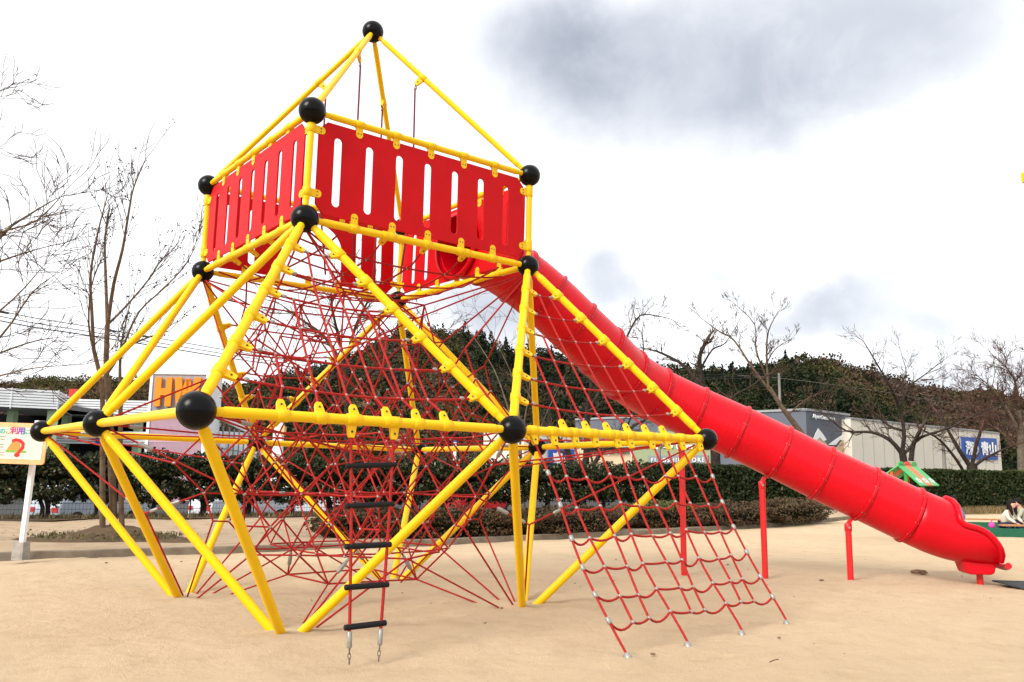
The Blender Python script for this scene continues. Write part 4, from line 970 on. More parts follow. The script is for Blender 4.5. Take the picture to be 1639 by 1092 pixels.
b=T(1325,806,.03); bare_tree('bare tree rising above the middle of the slide with a wide fan of fine branches',b,rel(b,[(1330,808),(1315,760),(1290,705),(1250,650),(1232,620)]),[(rel(b,[(1240,635),(1205,590),(1175,545,.5),(1150,530,.7),(1123,510,1)]),.10,.02),(rel(b,[(1230,622),(1227,570),(1230,530),(1245,500)]),.09,.02),(rel(b,[(1225,600),(1210,560,-.6),(1208,520,-.9),(1180,490,-1)]),.07,.015),(rel(b,[(1228,580),(1240,560,.4),(1262,545,.7)]),.05,.015),(rel(b,[(1260,665),(1290,640,-1),(1310,630,-1.4)]),.06,.015)],45,'bark','twig',(.26,.11),every=1.08,tl=0.65,depth=4,minr=.010,spread=.5,up=.18)
b=T(1452,800,.02); bare_tree('spreading bare cherry tree behind the toy house roof in front of the beige building',b,rel(b,[(1454,805),(1450,770),(1446,735),(1443,720)]),[(rel(b,[(1445,728),(1425,705),(1395,692,.5),(1355,690,1),(1325,668,1.5)]),.20,.05),(rel(b,[(1444,725),(1447,690),(1440,655),(1425,620,-.8),(1405,585,-1),(1383,548,-1.3)]),.19,.03),(rel(b,[(1446,728),(1475,700),(1520,685,-.6),(1570,660,-1.2),(1610,645,-1.5)]),.13,.03),(rel(b,[(1447,690),(1420,680,1),(1390,650,1.6),(1370,625,2)]),.12,.03),(rel(b,[(1440,655),(1455,620,.6),(1480,600,1),(1515,573,1.3)]),.10,.02),(rel(b,[(1458,738),(1462,712),(1472,690,-.4)]),.22,.14),(rel(b,[(1430,630,-.8),(1450,600,-1),(1445,575,-1.2)]),.06,.02)],46,every=1.22,tr=(.34,.26),tl=1.14,depth=4,minr=.011)
b=T(1556,797,.0); bare_tree('gnarled bare cherry tree with a thick trunk before the blue sign of the beige building',b,rel(b,[(1558,800),(1557,780),(1556,755),(1556,742)]),[(rel(b,[(1555,750),(1535,720),(1518,690),(1500,660,1)]),.24,.08),(rel(b,[(1556,745),(1562,715),(1569,692)]),.20,.15),(rel(b,[(1557,748),(1575,735),(1600,722),(1622,714)]),.17,.05),(rel(b,[(1548,765),(1530,735,-1),(1505,705,-1.4),(1480,690,-1.8)]),.16,.07),(rel(b,[(1518,690),(1505,650,.8),(1510,610,1.2)]),.09,.03)],47,'bark_dark','twig_red',(.62,.42),every=0.94,tl=0.93,depth=4,minr=.011)
b=T(1637,797,.0); bare_tree('pale trunked tree with a dense reddish twig crown at the right edge',b,rel(b,[(1637,800),(1636,760),(1634,720),(1635,690)]),[(rel(b,[(1635,700),(1615,660),(1595,630),(1575,610)]),.2,.04),(rel(b,[(1635,690),(1630,640),(1620,600),(1590,570)]),.2,.03),(rel(b,[(1635,690),(1650,640),(1660,590)]),.2,.03),(rel(b,[(1634,720),(1600,690),(1570,670),(1550,640)]),.12,.03)],48,'bark_pale','twig_red',(.42,.3),every=2.70,tl=1.74,depth=4,minr=.013,kids=(2,4))

# ================================================================== hills and forest
def hill(name,Y1,prof,Y0,zb=-.5):
    """ridge profile in picture space at distance Y1, slope falling to Y0"""
    xs=[p[0] for p in prof]; M_=90; rows=14; vs=[]; zr=[]
    X=np.linspace(xs[0],xs[-1],M_)
    ys=np.interp(X,xs,[p[1] for p in prof])
    for j in range(rows+6):
        t=j/(rows-1)
        for i in range(M_):
            q=at(X[i],ys[i],Y1); zt=q[2]-2.4
            if t<=1:
                y=Y0+(Y1-Y0)*t; k=(y-CAM[1])/(Y1-CAM[1]); x=CAM[0]+(q[0]-CAM[0])*k; z=zb+(zt-zb)*t**1.05*(1+.05*(1-t)*math.sin(X[i]*.03+t*5))
            else: y=Y1+(t-1)*(Y1-Y0)*1.5; x=q[0]+(t-1)*0; z=zt-(t-1)*(zt-zb)*.8
            vs.append((x,y,z))
    tot=rows+6; m=MB(); m.add(vs,[(j*M_+i,j*M_+i+1,(j+1)*M_+i+1,(j+1)*M_+i) for j in range(tot-1) for i in range(M_-1)],0,True)
    struct(m.build(name,'litter_soil')); return np.array(vs).reshape(tot,M_,3)[:rows]
def forest(name,label,G,n,pal,w_,size,sd,per=70,q=1.5):
    r_=np.random.RandomState(sd); C=[];T=[];S=[]
    R_,M_,_=G.shape; pal=np.array(pal); w_=np.array(w_)/sum(w_)
    for k in range(n):
        j=min(1,r_.beta(1.6,1.0))*(R_-1.01); i=r_.uniform(0,M_-1.01); j0,i0=int(j),int(i); fj,fi=j-j0,i-i0
        p=(G[j0,i0]*(1-fj)*(1-fi)+G[j0+1,i0]*fj*(1-fi)+G[j0,i0+1]*(1-fj)*fi+G[j0+1,i0+1]*fj*fi)
        s_=size*r_.uniform(.55,1.0)*(1.5 if r_.uniform()<.18 else 1); nn=1.0*math.sin(p[0]*.085+p[2]*.09+sd)+.9*math.sin(p[1]*.07+p[0]*.037-p[2]*.12+sd*2)+r_.normal()*.38
        idx=r_.choice(len(pal),p=w_) if r_.uniform()<.25 else int(np.clip((nn+1.9)/3.8*len(pal),0,len(pal)-1))
        col=pal[idx]; conif=idx==0 and r_.uniform()<.6
        a=r_.normal(size=(per,3)); a/=np.linalg.norm(a,axis=1)[:,None]; a*=r_.uniform(.55,1,(per,1)); 
        if conif: hgt=(a[:,2]+1)/2; a[:,:2]*=(1.05-hgt)[:,None]*1.1; sc=np.array([.6,.6,1.05])*s_
        else: sc=np.array([.8,.8,.75])*s_
        C.append(a*sc+p+np.array([0,0,s_*(.6 if conif else .35)])); T.append(np.clip(col*r_.uniform(.7,1.3)*r_.uniform(.75,1.25,(per,1)),.003,1)); S.append(np.full(per,q*s_/5)*r_.uniform(.6,1.3,per))
    o=quads(name,'needle',np.concatenate(C),np.concatenate(S),np.concatenate(T),None,r_,1.3); o['kind']='stuff'; o['label']=label
PAL=[(.014,.020,.010),(.022,.029,.013),(.038,.040,.016),(.060,.050,.022),(.078,.050,.033),(.068,.049,.036)]
PROF_C=[(330,655),(400,612),(440,600),(497,590),(546,580),(589,552),(613,536),(644,527),(714,526),(766,538),(793,547),(821,559),(870,561),(900,569),(950,582),(1000,596),(1060,606)]
G=hill('centre_hill',250,PROF_C,150); forest('centre_forest','wooded hill of dark evergreen and brown trees behind the middle of the frame',G,4200,PAL,[2,2,2,2,3,3],2.9,3,90,1.0)
PROF_R=[(940,600),(1050,581),(1092,583),(1125,586),(1175,590),(1200,588),(1234,579),(1267,573),(1320,571),(1345,574),(1360,582),(1383,590),(1419,600),(1458,609),(1483,618),(1517,620),(1547,625),(1563,619),(1586,623),(1599,630),(1639,637),(1720,650),(1850,670)]
G=hill('right_hill',270,PROF_R,165); forest('right_forest','wooded hill of dark evergreen and brown trees behind the right buildings',G,5200,PAL,[2.5,2.5,2.5,2,2.5,2],2.9,4,90,1.0)
PROF_L=[(-260,616),(-100,610),(0,606),(60,601),(150,602),(230,600),(300,606),(380,613),(480,625),(560,650)]
G=hill('left_hill',330,PROF_L,200); forest('left_forest','low hill of olive and brown trees beyond the parking deck',G,3000,[(.030,.042,.014),(.060,.062,.020),(.085,.060,.032),(.075,.050,.030),(.070,.066,.024)],[1,2,2,2,2],2.8,5,60,1.15)

# ================================================================== buildings
def bp(x,d,z=0.0): q=dep(x,763,d); return np.array([q[0],q[1],z])
CURX=100
def zy(y,d,x=None): return dep(CURX if x is None else x,y,d)[2]          # height of a picture row at depth d
def wall(m,a,b,z0,z1,th=.15,mi=0,out=0.0):
    """upright slab between two plan points; thickness goes away from the viewer"""
    a=np.array(a[:2],float);b=np.array(b[:2],float); d=unit(b-a); n2=np.array([-d[1],d[0]])
    if n2@(np.array([(a+b)[0]/2,(a+b)[1]/2])-CAM[:2])<0: n2=-n2
    o=-n2*out
    vs=[(*(a+o),z0),(*(b+o),z0),(*(b+n2*th),z0),(*(a+n2*th),z0)]; vs+=[(x,y,z1) for x,y,_ in vs]
    m.add(vs,[(3,2,1,0),(4,5,6,7),(0,1,5,4),(1,2,6,5),(2,3,7,6),(3,0,4,7)],mi)
def louvre(m,a,b,z0,z1,n=7,mi=0):
    h=(z1-z0)/n
    for i in range(n): wall(m,a,b,z0+i*h+h*.24,z0+(i+1)*h,.05,mi,.03)
    wall(m,lerp(a,b,.003),lerp(a,b,.997),z0,z1,.02,1,-.05)  # near-black sheet behind the slats, shade of the gaps put into its colour
    L_=np.linalg.norm(np.array(b[:2])-np.array(a[:2])); k=max(2,int(L_/2.5))
    for i in range(k+1): q0=lerp(a,b,max(0,i/k-.004)); q1=lerp(a,b,min(1,i/k+.004)); wall(m,q0,q1,z0-.05,z1+.05,.03,mi,.06)
D1_,D2_=55,62
pk=thing('parking_deck','white louvred two storey parking deck with pale green columns at left behind the hedge','parking deck',bp(60,D1_,-.5))
z1,z0=zy(624,D1_),zy(655,D1_)
a0,a1,a2,a3=bp(-160,D1_-4),bp(81,D1_),bp(104,D2_-1),bp(229,D2_)
for a,b in((a0,a1),(a1,a2),(a2,a3)):
    m=MB(); louvre(m,a,b,z0,z1); m.build('upper_louvre',['louvre_white','dark_inside'],pk)
m=MB(); b0,b1,b2=bp(84,D2_-.5),bp(150,D2_),bp(229,D2_+.3); louvre(m,b0,b2,zy(711,D2_),zy(689,D2_),5); m.build('lower_louvre',['louvre_white','dark_inside'],pk)
m=MB()
for a,b in((a0,a1),(a1,a2),(a2,a3)):
    a_=np.array(a)+np.array([-.3,4,0]);b_=np.array(b)+np.array([-.3,4,0]); vs=[(a[0],a[1]+.3,z0+.1),(b[0],b[1]+.3,z0+.1),(b_[0],b_[1]+9,z0+.1),(a_[0],a_[1]+9,z0+.1)]; m.add(vs+[(x,y,z+.3) for x,y,z in vs],[(0,1,2,3),(7,6,5,4),(0,1,5,4),(1,2,6,5),(2,3,7,6),(3,0,4,7)])
m.build('deck_slab','roof_metal',pk)
m=MB(); wall(m,np.array(a0)+np.array([-2,10,0]),np.array(a3)+np.array([-2,6,0]),-.5,z0+.1,.2); m.build('back_wall','dark_inside',pk)  # wall coloured near black to stand in for the shaded deck interior
for x,d in((10,D1_+3),(75,D1_+.6),(98,D2_+.4),(165,D2_+1.5),(215,D2_+1.5)):
    q=bp(x,d); m=MB(); m.box((q[0]-.24,q[1]-.24,-.5),(q[0]+.24,q[1]+.24,z0+.1)); m.build('column','pale_green',pk)
q=bp(108,D2_+4); m=MB(); m.box((q[0]-.35,q[1]-.3,z0+.4),(q[0]+.35,q[1]+.3,zy(621,D2_+4))); m.build('stair_head','red_box',pk)
q=bp(154,D2_-.6); m=MB(); m.box((q[0]-.25,q[1]-.1,zy(712,D2_)),(q[0]+.25,q[1]-.02,zy(700,D2_))); m.build('blue_plate','blue_sign',pk)
# lettered tower
CURX=285
DT=60
tw_=thing('sign_tower','white and pink tower with big orange letters HW beside the parking deck','building',bp(285,DT,-.5))
A_,B_,C_2=bp(229,DT),bp(329,DT),bp(346,DT+3.5)
zt=zy(584,DT)
m=MB(); wall(m,A_,B_,-.5,zt,.3); wall(m,B_,C_2,-.5,zt-.12,.3); wall(m,A_,lerp(A_,B_,.045),-.5,zt-.5,.1,0,.12); wall(m,lerp(A_,B_,.91),B_,-.5,zt-.5,.1,0,.12); wall(m,A_,B_,zt-.55,zt+.12,.1,0,.14)
wall(m,bp(229,DT+7),bp(346,DT+9),-.5,zt-.3,.2); m.build('wall','white_paint',tw_)
Ai,Bi=lerp(A_,B_,.045),lerp(A_,B_,.91)
m=MB(); n_=46
for i in range(n_): wall(m,lerp(Ai,Bi,(i+.08)/n_),lerp(Ai,Bi,(i+.72)/n_),zy(662,DT),zt-.55,.02,0,.05)
wall(m,Ai,Bi,zy(662,DT),zt-.55,.01,0,.015); m.build('grey_cladding','corrugated_grey',tw_)
m=MB()
for i in range(n_): wall(m,lerp(Ai,Bi,(i+.08)/n_),lerp(Ai,Bi,(i+.72)/n_),-.5,zy(662,DT)-.1,.02,0,.05)
wall(m,Ai,Bi,-.5,zy(662,DT)-.1,.01,0,.015); wall(m,Ai,Bi,zy(664,DT),zy(660,DT),.05,0,.07); wall(m,Ai,Bi,zy(706,DT)-.1,zy(704,DT),.05,0,.07); m.build('pink_cladding','pink_wall',tw_)
ax=unit((B_-A_)*np.array([1,1,0])); nrm=np.cross(ax,[0,0,1])
def glyph(poly,x0,x1,y0,y1,name):
    p0=bp(x0,DT); hgt0,hgt1=zy(y1,DT),zy(y0,DT); wd=np.linalg.norm(bp(x1,DT)-p0)
    m=MB(); 
    for pl in poly: m.prism([(u*wd,v*(hgt1-hgt0)) for u,v in pl],.10,np.array([p0[0],p0[1],hgt0])+nrm*.25,ax,(0,0,1),nrm)
    m.build(name,'orange_sign',tw_)
glyph([[(0,0),(.36,0),(.36,1),(0,1)],[(.64,0),(1,0),(1,1),(.64,1)],[(.36,.38),(.64,.38),(.64,.62),(.36,.62)]],240,267,602,650,'letter_h')
glyph([[(.12,0),(.40,0),(.26,1),(0,1)],[(.12,0),(.40,0),(.58,.92),(.44,.98)],[(.58,0),(.86,0),(.56,.98),(.42,.92)],[(.58,0),(.86,0),(1,1),(.74,1)]],271,314,602,650,'letter_w')
# ramp beside the tower
rp=thing('parking_ramp','pale grey car ramp with slanting rails right of the orange lettered tower','ramp',bp(385,64,-.5))
m=MB(); a=bp(348,63);b=bp(422,66)
def slant(m,a,b,za,zb,h,th=.08,out=0,mi=0):
    a=np.array(a[:2]);b=np.array(b[:2]); d=unit(b-a); n2=np.array([-d[1],d[0]])
    if n2@((a+b)/2-CAM[:2])<0: n2=-n2
    o=-n2*out; vs=[(*(a+o),za),(*(b+o),zb),(*(b+n2*th),zb),(*(a+n2*th),za)]; vs+=[(x,y,z+h) for x,y,z in vs]
    m.add(vs,[(3,2,1,0),(4,5,6,7),(0,1,5,4),(1,2,6,5),(2,3,7,6),(3,0,4,7)],mi)
wall(m,a,b,-.5,zy(690,64),.2); slant(m,a,b,zy(672,63),zy(704,66),.35,.08,.15); slant(m,a,b,zy(715,63),zy(728,66),.35,.08,.15); slant(m,a,b,zy(664,63),zy(664,66),.3,.08,.2)
m.build('rail_wall','louvre_white',rp)
m=MB()
for x in(352,362,370,378,386,394,402,410): q0,q1=bp(x,63.2),bp(x+1.4,63.2); wall(m,q0,q1,.5,zy(680+(x-350)*.25,63.5),.05,0,.1)
m.build('rail_post','grey_sign',rp)
# pylon sign, thin marker
CURX=443
py=thing('pylon_sign','slim white pylon sign seen between the ropes above the hedge','sign',bp(443,58,-.5))
q=bp(442,58); m=MB(); m.box((q[0]-.32,q[1]-.2,-.5),(q[0]+.32,q[1]+.2,zy(676,58))); m.build('panel','white_paint',py)
q=bp(449,57.7); m=MB(); m.box((q[0]-.13,q[1]-.2,zy(697,58)),(q[0]+.16,q[1]+.2,zy(682,58))); m.build('picture_patch','sign_edge',py)
CURX=727
mk=thing('marker_post','thin white banner post with a blue top above the hedge','post',bp(727,56,-.5)); q=bp(727,56)
m=MB(); m.box((q[0]-.10,q[1]-.03,-.5),(q[0]+.10,q[1]+.03,zy(708,56))); m.build('banner','white_paint',mk); m=MB(); m.box((q[0]-.10,q[1]-.035,zy(708,56)+.004),(q[0]+.10,q[1]+.035,zy(703,56))); m.build('banner_top','blue_sign',mk)
CURX=890
# cream building with a blue sign behind the slanting net
DB=74
def sign_text(body,x0,x1,y0,y1,d0,d1,mt,parent,off=.3,name='lettering',b=.0,spacing=1.0):
    a=bp(x0,d0);b_=bp(x1,d1); ax=unit(b_-a); zc=(zy(y0,(d0+d1)/2,(x0+x1)/2)+zy(y1,(d0+d1)/2,(x0+x1)/2))/2; n2=np.cross(ax,[0,0,1]); wd=np.linalg.norm(b_-a); h=abs(zy(y0,(d0+d1)/2,(x0+x1)/2)-zy(y1,(d0+d1)/2,(x0+x1)/2))
    o=text_mesh(body,name,1.0,mt,Matrix.Identity(4),parent,.02,'CENTER',b,spacing)
    co=np.array([v.co[:] for v in o.data.vertices]); mn,mx=co.min(0),co.max(0); s_=np.array([wd/(mx[0]-mn[0]),h/(mx[1]-mn[1]),1]); c=(mx+mn)/2
    M=frame_matrix((a+b_)/2*np.array([1,1,0])+np.array([0,0,zc])+n2*off,ax,(0,0,1))@Matrix.Diagonal((*s_,1))@Matrix.Translation((-c[0],-c[1],0))
    o.data.transform(M); return o
sb=thing('cream_building','cream building with a blue sign seen below the right ring bar','building',bp(882,DB,-.5))
m=MB(); wall(m,bp(838,DB),bp(922,DB+3),-.5,zy(684,DB),7); m.build('wall','beige_wall',sb)
m=MB(); wall(m,bp(877,DB+1.2),bp(918,DB+2.8),zy(752,DB),zy(717.5,DB),.05,0,.14); s1=m.build('sign_panel','blue_sign',sb); sign_text('青山',882,915,724,750,DB+1.4,DB+2.7,'white_sign',s1,.22,'lettering',.03)
m=MB(); wall(m,bp(870,DB+1),bp(918,DB+2.8),zy(711,DB),zy(702,DB),.05,0,.12); s2=m.build('sign_band','grey_wall',sb); sign_text('洋服の',886,906,703.5,709.5,DB+1.6,DB+2.3,'white_sign',s2,.2,'lettering',.02)
# outdoor store with mountain mural
CURX=1294
st=thing('outdoor_store','large grey store with a white peaked mountain mural behind the slide','store',bp(1150,90,-.5))
DA,DBb,DC=98,80,86
XA,XB,XC=921,1294,1364
fa,fb,fc=bp(XA,DA),bp(XB,DBb),bp(XC,DC)
zt=zy(656,DBb)
def dA(x):   # depth along the left facade at picture column x
    t=(x-XA)/(XB-XA); return 1/((1-t)/DA+t/DBb)
def dB(x):
    t=(x-XB)/(XC-XB); return 1/((1-t)/DBb+t/DC)
m=MB(); wall(m,fa,fb,-.5,zt,.4); wall(m,fb,fc,-.5,zt,.4); wall(m,fa,fc,-.5,zt-.1,.3,0,-14)
m.build('wall','grey_wall',st)
m=MB(); wall(m,fa,fb,zt+.003,zt+.22,.5,0,.12); wall(m,fb,fc,zt+.003,zt+.22,.5,0,.12); m.build('roof_edge','roof_metal',st)
def mural(pts,off,mt,name,dd):
    P0=[]; 
    for x,y in pts: d=dd(x); q=bp(x,d); P0.append(np.array([q[0],q[1],max(-.5,zy(y,d,x))]))
    f=(fb-fa) if dd is dA else (fc-fb); ax=unit(f); n2=np.cross(ax,[0,0,1]); n_=len(P0)
    vs=[q+n2*off for q in P0]+[q+n2*(off-.03) for q in P0]; m=MB(); m.add(vs,[tuple(range(n_)),tuple(range(2*n_-1,n_-1,-1))]+[(i,(i+1)%n_,n_+(i+1)%n_,n_+i) for i in range(n_)]); return m.build(name,mt,st)
mural([(922,800),(922,722),(945,708),(962,728),(972,714),(984,722),(1003,692),(1013,705),(1013,800)],.10,'peach_wall','mural_mountain',dA)
mural([(964,731),(972,714),(984,720),(1003,692),(1013,704),(1013,732),(1008,719),(1003,726),(995,713),(988,728),(982,722),(975,730),(970,723)],.14,'white_sign','mural_snow',dA)
mural([(1014,800),(1014,694),(1140,686),(1140,800)],.10,'green_wall','green_front',dA)
mural([(1230,800),(1230,740),(1258,706),(1266,700),(1290,730),(1290,800)],.10,'peach_wall','mural_mountain',dA)
mural([(1245,722),(1258,704),(1263,690),(1276,706),(1284,722),(1272,712),(1262,716),(1254,714)],.14,'white_sign','mural_snow',dA)
mural([(1296,800),(1296,712),(1310,700),(1320,703),(1326,714),(1340,716),(1352,700),(1363,688),(1363,800)],.10,'peach_wall','mural_mountain',dB)
mural([(1297,713),(1306,694),(1311,685),(1318,694),(1324,704),(1318,706),(1313,700),(1306,706),(1302,703)],.14,'white_sign','mural_snow',dB)
mural([(1326,712),(1338,703),(1352,694),(1363,683),(1363,697),(1352,705),(1345,704),(1338,712)],.14,'white_sign','mural_snow',dB)
sign_text('Alpen',1301,1313,662,671,dB(1301),dB(1313),'white_sign',st,.25,'lettering',.02); sign_text('Outdoors',1314,1337,665,671.5,dB(1314),dB(1337),'white_sign',st,.25,'lettering',.02)
sign_text('Alpen',1036,1080,710,719,dA(1036),dA(1080),'white_sign',st,.3,'lettering',.02); sign_text('Outdoors',1086,1112,709,719,dA(1086),dA(1112),'white_sign',st,.3,'lettering',.02)
CURX=1090
m=MB(); a,b=bp(1040,dA(1040)),bp(1136,dA(1136)); zz=(zy(729,dA(1090)),zy(746,dA(1090))); wall(m,a,b,zz[1],zz[0],.05,0,.25); s3=m.build('sign_panel','grey_sign',st)
sign_text('FLAGSHIP STORE',1046,1131,733,740,dA(1046),dA(1131),'white_sign',s3,.34,'lettering',.0,1.35)
m=MB(); wall(m,bp(930,dA(930)-1.2),bp(1002,dA(1002)-1.2),zy(720.5,93),zy(717,93),1.0); m.build('awning','dark_inside',st)
# beige building with the big blue sign
CURX=1366
be=thing('beige_building','long windowless beige building with a big blue sign at its right end','building',bp(1480,90,-.5))
DE0,DE1=84,100
def dE(x): t=(x-1366)/(1605-1366); return 1/((1-t)/DE0+t/DE1)
ea,eb=bp(1366,DE0),bp(1605,DE1); ze0,ze1=zy(670,DE0),zy(694,DE1,1605)
m=MB(); n2=np.array([-(eb-ea)[1],(eb-ea)[0]])/np.linalg.norm((eb-ea)[:2]); n2=n2 if n2@(ea[:2]-CAM[:2])>0 else -n2
v=[(ea[0],ea[1],-.5),(eb[0],eb[1],-.5),(eb[0]+n2[0]*14,eb[1]+n2[1]*14,-.5),(ea[0]+n2[0]*14,ea[1]+n2[1]*14,-.5)]
v+=[(v[0][0],v[0][1],ze0),(v[1][0],v[1][1],ze1),(v[2][0],v[2][1],ze1),(v[3][0],v[3][1],ze0)]
m.add(v,[(3,2,1,0),(4,5,6,7),(0,1,5,4),(1,2,6,5),(2,3,7,6),(3,0,4,7)]); 
for i in range(1,16): q0=lerp(ea,eb,i/16-.0006); q1=lerp(ea,eb,i/16+.0006); wall(m,q0,q1,-.5,ze0+(ze1-ze0)*i/16-.05,.03,1,.025)
wall(m,lerp(ea,eb,.0),lerp(ea,eb,1),1.6,1.66,.03,1,.03)
m.build('wall',['beige_wall','roof_metal'],be)
m=MB(); slant(m,ea,eb,ze0+.003,ze1+.003,.16,.6,.10); m.build('roof_edge','roof_metal',be)
for i in range(9):
    x=1385+i*24; d=dE(x); q=lerp(ea,eb,(i+.5)/9.5); z=ze0+(ze1-ze0)*(i+.5)/9.5; m=MB(); wall(m,q+np.array([*n2,0])*1.2,q+np.array([*n2,0])*1.2+unit(eb-ea)*1.5*(1+i%2),z+.1,z+.35,.8); m.build('roof_vent','roof_metal',be)
m=MB(); a=bp(1542,dE(1542));b=bp(1598,dE(1598)); slant(m,a,b,zy(735,dE(1542),1542),zy(736,dE(1598),1598),zy(699,dE(1542),1542)-zy(735,dE(1542),1542),.05,.12); s4=m.build('sign_panel','blue_sign',be)
sign_text('洋服の',1546.5,1566,706,729,dE(1546),dE(1566),'white_sign',s4,.22,'lettering',.03); sign_text('青山',1571,1595,707,729,dE(1571),dE(1595),'white_sign',s4,.22,'lettering',.03)

# ================================================================== poles and wires
def pole(x,ytop,d,label,r=.14,zb=-.5,arms=True,ybot=None):
    t=thing('utility_pole',label,'utility pole',bp(x,d,zb),'utility poles'); q=bp(x,d); zt=zy(ytop,d,x); m=MB(); m.tube([(q[0],q[1],zb),(q[0],q[1],zt)],[r,r*.7],10); m.build('pole','pole_grey',t)
    if arms:
        m=MB(); m.box((q[0]-.9,q[1]-.05,zt-.9),(q[0]+.9,q[1]+.05,zt-.8)); m.build('crossarm','pole_grey',t)
    return np.array([q[0],q[1],zt-.7])
e1=pole(1253,594,84,'plain concrete utility pole rising above the slide before the dark hill',.17,-.5,False)
pole(1513,690,80,'short grey pole in front of the beige building',.20,-.5,False); pole(1056,672,76,'grey pole in front of the flagship store sign',.17,-.5,False)
p0=pole(-420,395,27,'utility pole outside the left edge carrying the wires')
WP=[(-420,398,27),(0,498,35),(130,521,38),(250,541,41),(430,571,47),(620,594,54),(860,606,64),(1253,597,84)]
for k,(dx,lab) in enumerate(((0,'topmost of the three black wires crossing the left sky'),(.22,'middle one of the three black wires crossing the left sky'),(.40,'lowest of the three black wires crossing the left sky'))):
    pts=[dep(x,y,d)+np.array([0,0,-dx]) for x,y,d in WP]; P3=[]
    for i in range(len(pts)-1): P3+=[cat(pts,i,t) for t in(0,.25,.5,.75)]
    P3.append(pts[-1]); m=MB(); m.tube(P3,.020 if k<2 else .026,5)
    if k==0:
        for x,y,d in((6,499.5,35.2),(178,529,39),(232,538,40.5)): q=dep(x,y,d); m.tube([q-[.25,0,-.03],q-[.2,0,-.02],q+[.2,0,-.05],q+[.25,0,-.06]],[.02,.05,.05,.02],8)
    tag(m.build('power_wire','wire_black'),lab,'wire','power wires')
pa=[dep(1180,601,110),dep(1253,606,84),dep(1400,625,90),dep(1500,642,95),dep(1600,655,100)]
P3=[]
for i in range(4): P3+=[cat(pa,i,t) for t in(0,.33,.66)]
m=MB(); m.tube(P3+[pa[-1]],.016,5); tag(m.build('power_wire','pole_grey'),'thin pale wire crossing the dark wooded hill at right','wire')

# ================================================================== cars
def car(pos,yaw,paint,label,H=1.5,Ln=3.7,hatch=True):
    t=thing('parked_car',label,'car',pos,'cars in the car park'); W_=.82
    M=Matrix.Translation(tuple(pos))@Matrix.Rotation(yaw,4,'Z')
    def put(m,name,mt,par=t): m.v=[tuple(M@Vector(q)) for q in m.v]; return m.build(name,mt,par)
    h=Ln/2
    prof=[(-h,.30),(h,.28),(h+.03,.55),(h-.08,.80),(h-.75,.92),(h-.8,.93),(-h+.05,.95),(-h-.02,.7)]
    m=MB(); n_=len(prof); vs=[]
    for y,ins in((-W_,0.03),(-W_+.04,0),(W_-.04,0),(W_,.03)): vs+=[(x*(1-ins),y,z-(z-.6)*ins) for x,z in prof]
    fs=[tuple(range(n_-1,-1,-1)),tuple(range(3*n_,4*n_))]+[(r_*n_+i,r_*n_+(i+1)%n_,(r_+1)*n_+(i+1)%n_,(r_+1)*n_+i) for r_ in range(3) for i in range(n_)]
    m.add(vs,fs); body=put(m,'body',paint)
    cab=[(-h+.05,.94),(h-.78,.93),(h-1.35,H-.06),(h-1.6,H),(-h+.45,H),(-h+.22,H-.08)]
    m=MB(); vs=[]
    for y,s_ in((-1,.78),(1,.78)): vs+=[(x,y*(W_-.03 if z<1 else W_*s_),z) for x,z in cab]
    k=len(cab); m.add(vs,[tuple(range(k-1,-1,-1)),tuple(range(k,2*k))]+[(i,(i+1)%k,k+(i+1)%k,k+i) for i in range(k)]); put(m,'cabin',paint)
    m=MB()
    for sgn in(-1,1):
        for (x0,x1,x2,x3) in((-h+.30,-.1,-.12,-h+.50),(.0,h-.95,h-1.45,-.02)):
            yb=sgn*(W_-.035)+sgn*.012;yt=sgn*(W_*.80)+sgn*.012; m.add([(x0,yb,.98),(x1,yb,.98),(x2,yt,H-.12),(x3,yt,H-.12)],[(0,1,2,3)])
    m.add([(h-.82,-.66,.97),(h-.82,.66,.97),(h-1.30,.56,H-.10),(h-1.30,-.56,H-.10)],[(0,1,2,3)]); m.v=[tuple(q) for q in m.v]
    m.add([(-h+.055,-.62,1.0),(-h+.055,.62,1.0),(-h+.20,.55,H-.14),(-h+.20,-.55,H-.14)],[(0,1,2,3)]); m.v=[(x+(.02 if x>0 and i>=16 and i<20 else 0)-(.03 if i>=20 else 0),y,z) for i,(x,y,z) in enumerate(m.v)]; put(m,'window','car_glass')
    for sx in(-1,1):
        for sy in(-1,1):
            m=MB(); c=(sx*(h-.68),sy*(W_-.08),.30); m.tube([(c[0],c[1]-.10,c[2]),(c[0],c[1]+.10,c[2])],.30,18); wv=put(m,'wheel','tyre'); m=MB(); m.tube([(c[0],c[1]-.108,c[2]),(c[0],c[1]+.108,c[2])],.17,14); put(m,'rim','steel',wv)
        for sy in(-1,1):
            m=MB(); m.obox((sx*(h-.02),sy*.6,.66),(.06,0,0),(0,.16,0),(0,0,.08)); put(m,'headlight' if sx>0 else 'tail_light','white_sign' if sx>0 else 'car_red')
car(bp(392,33.5,-.5),R(55),'car_white','white hatchback parked behind the fence, seen under the hedge left of the ladder')
car(bp(150,31,-.5),R(70),'car_silver','silver car parked behind the fence left of the twin trunked tree')
car(bp(500,40,-.5),R(20),'car_white','white car parked farther back, seen between the hedge trunks left of the ladder')
car(bp(775,46,-.5),R(35),'car_red','red car glimpsed under the hedge between the low bushes')

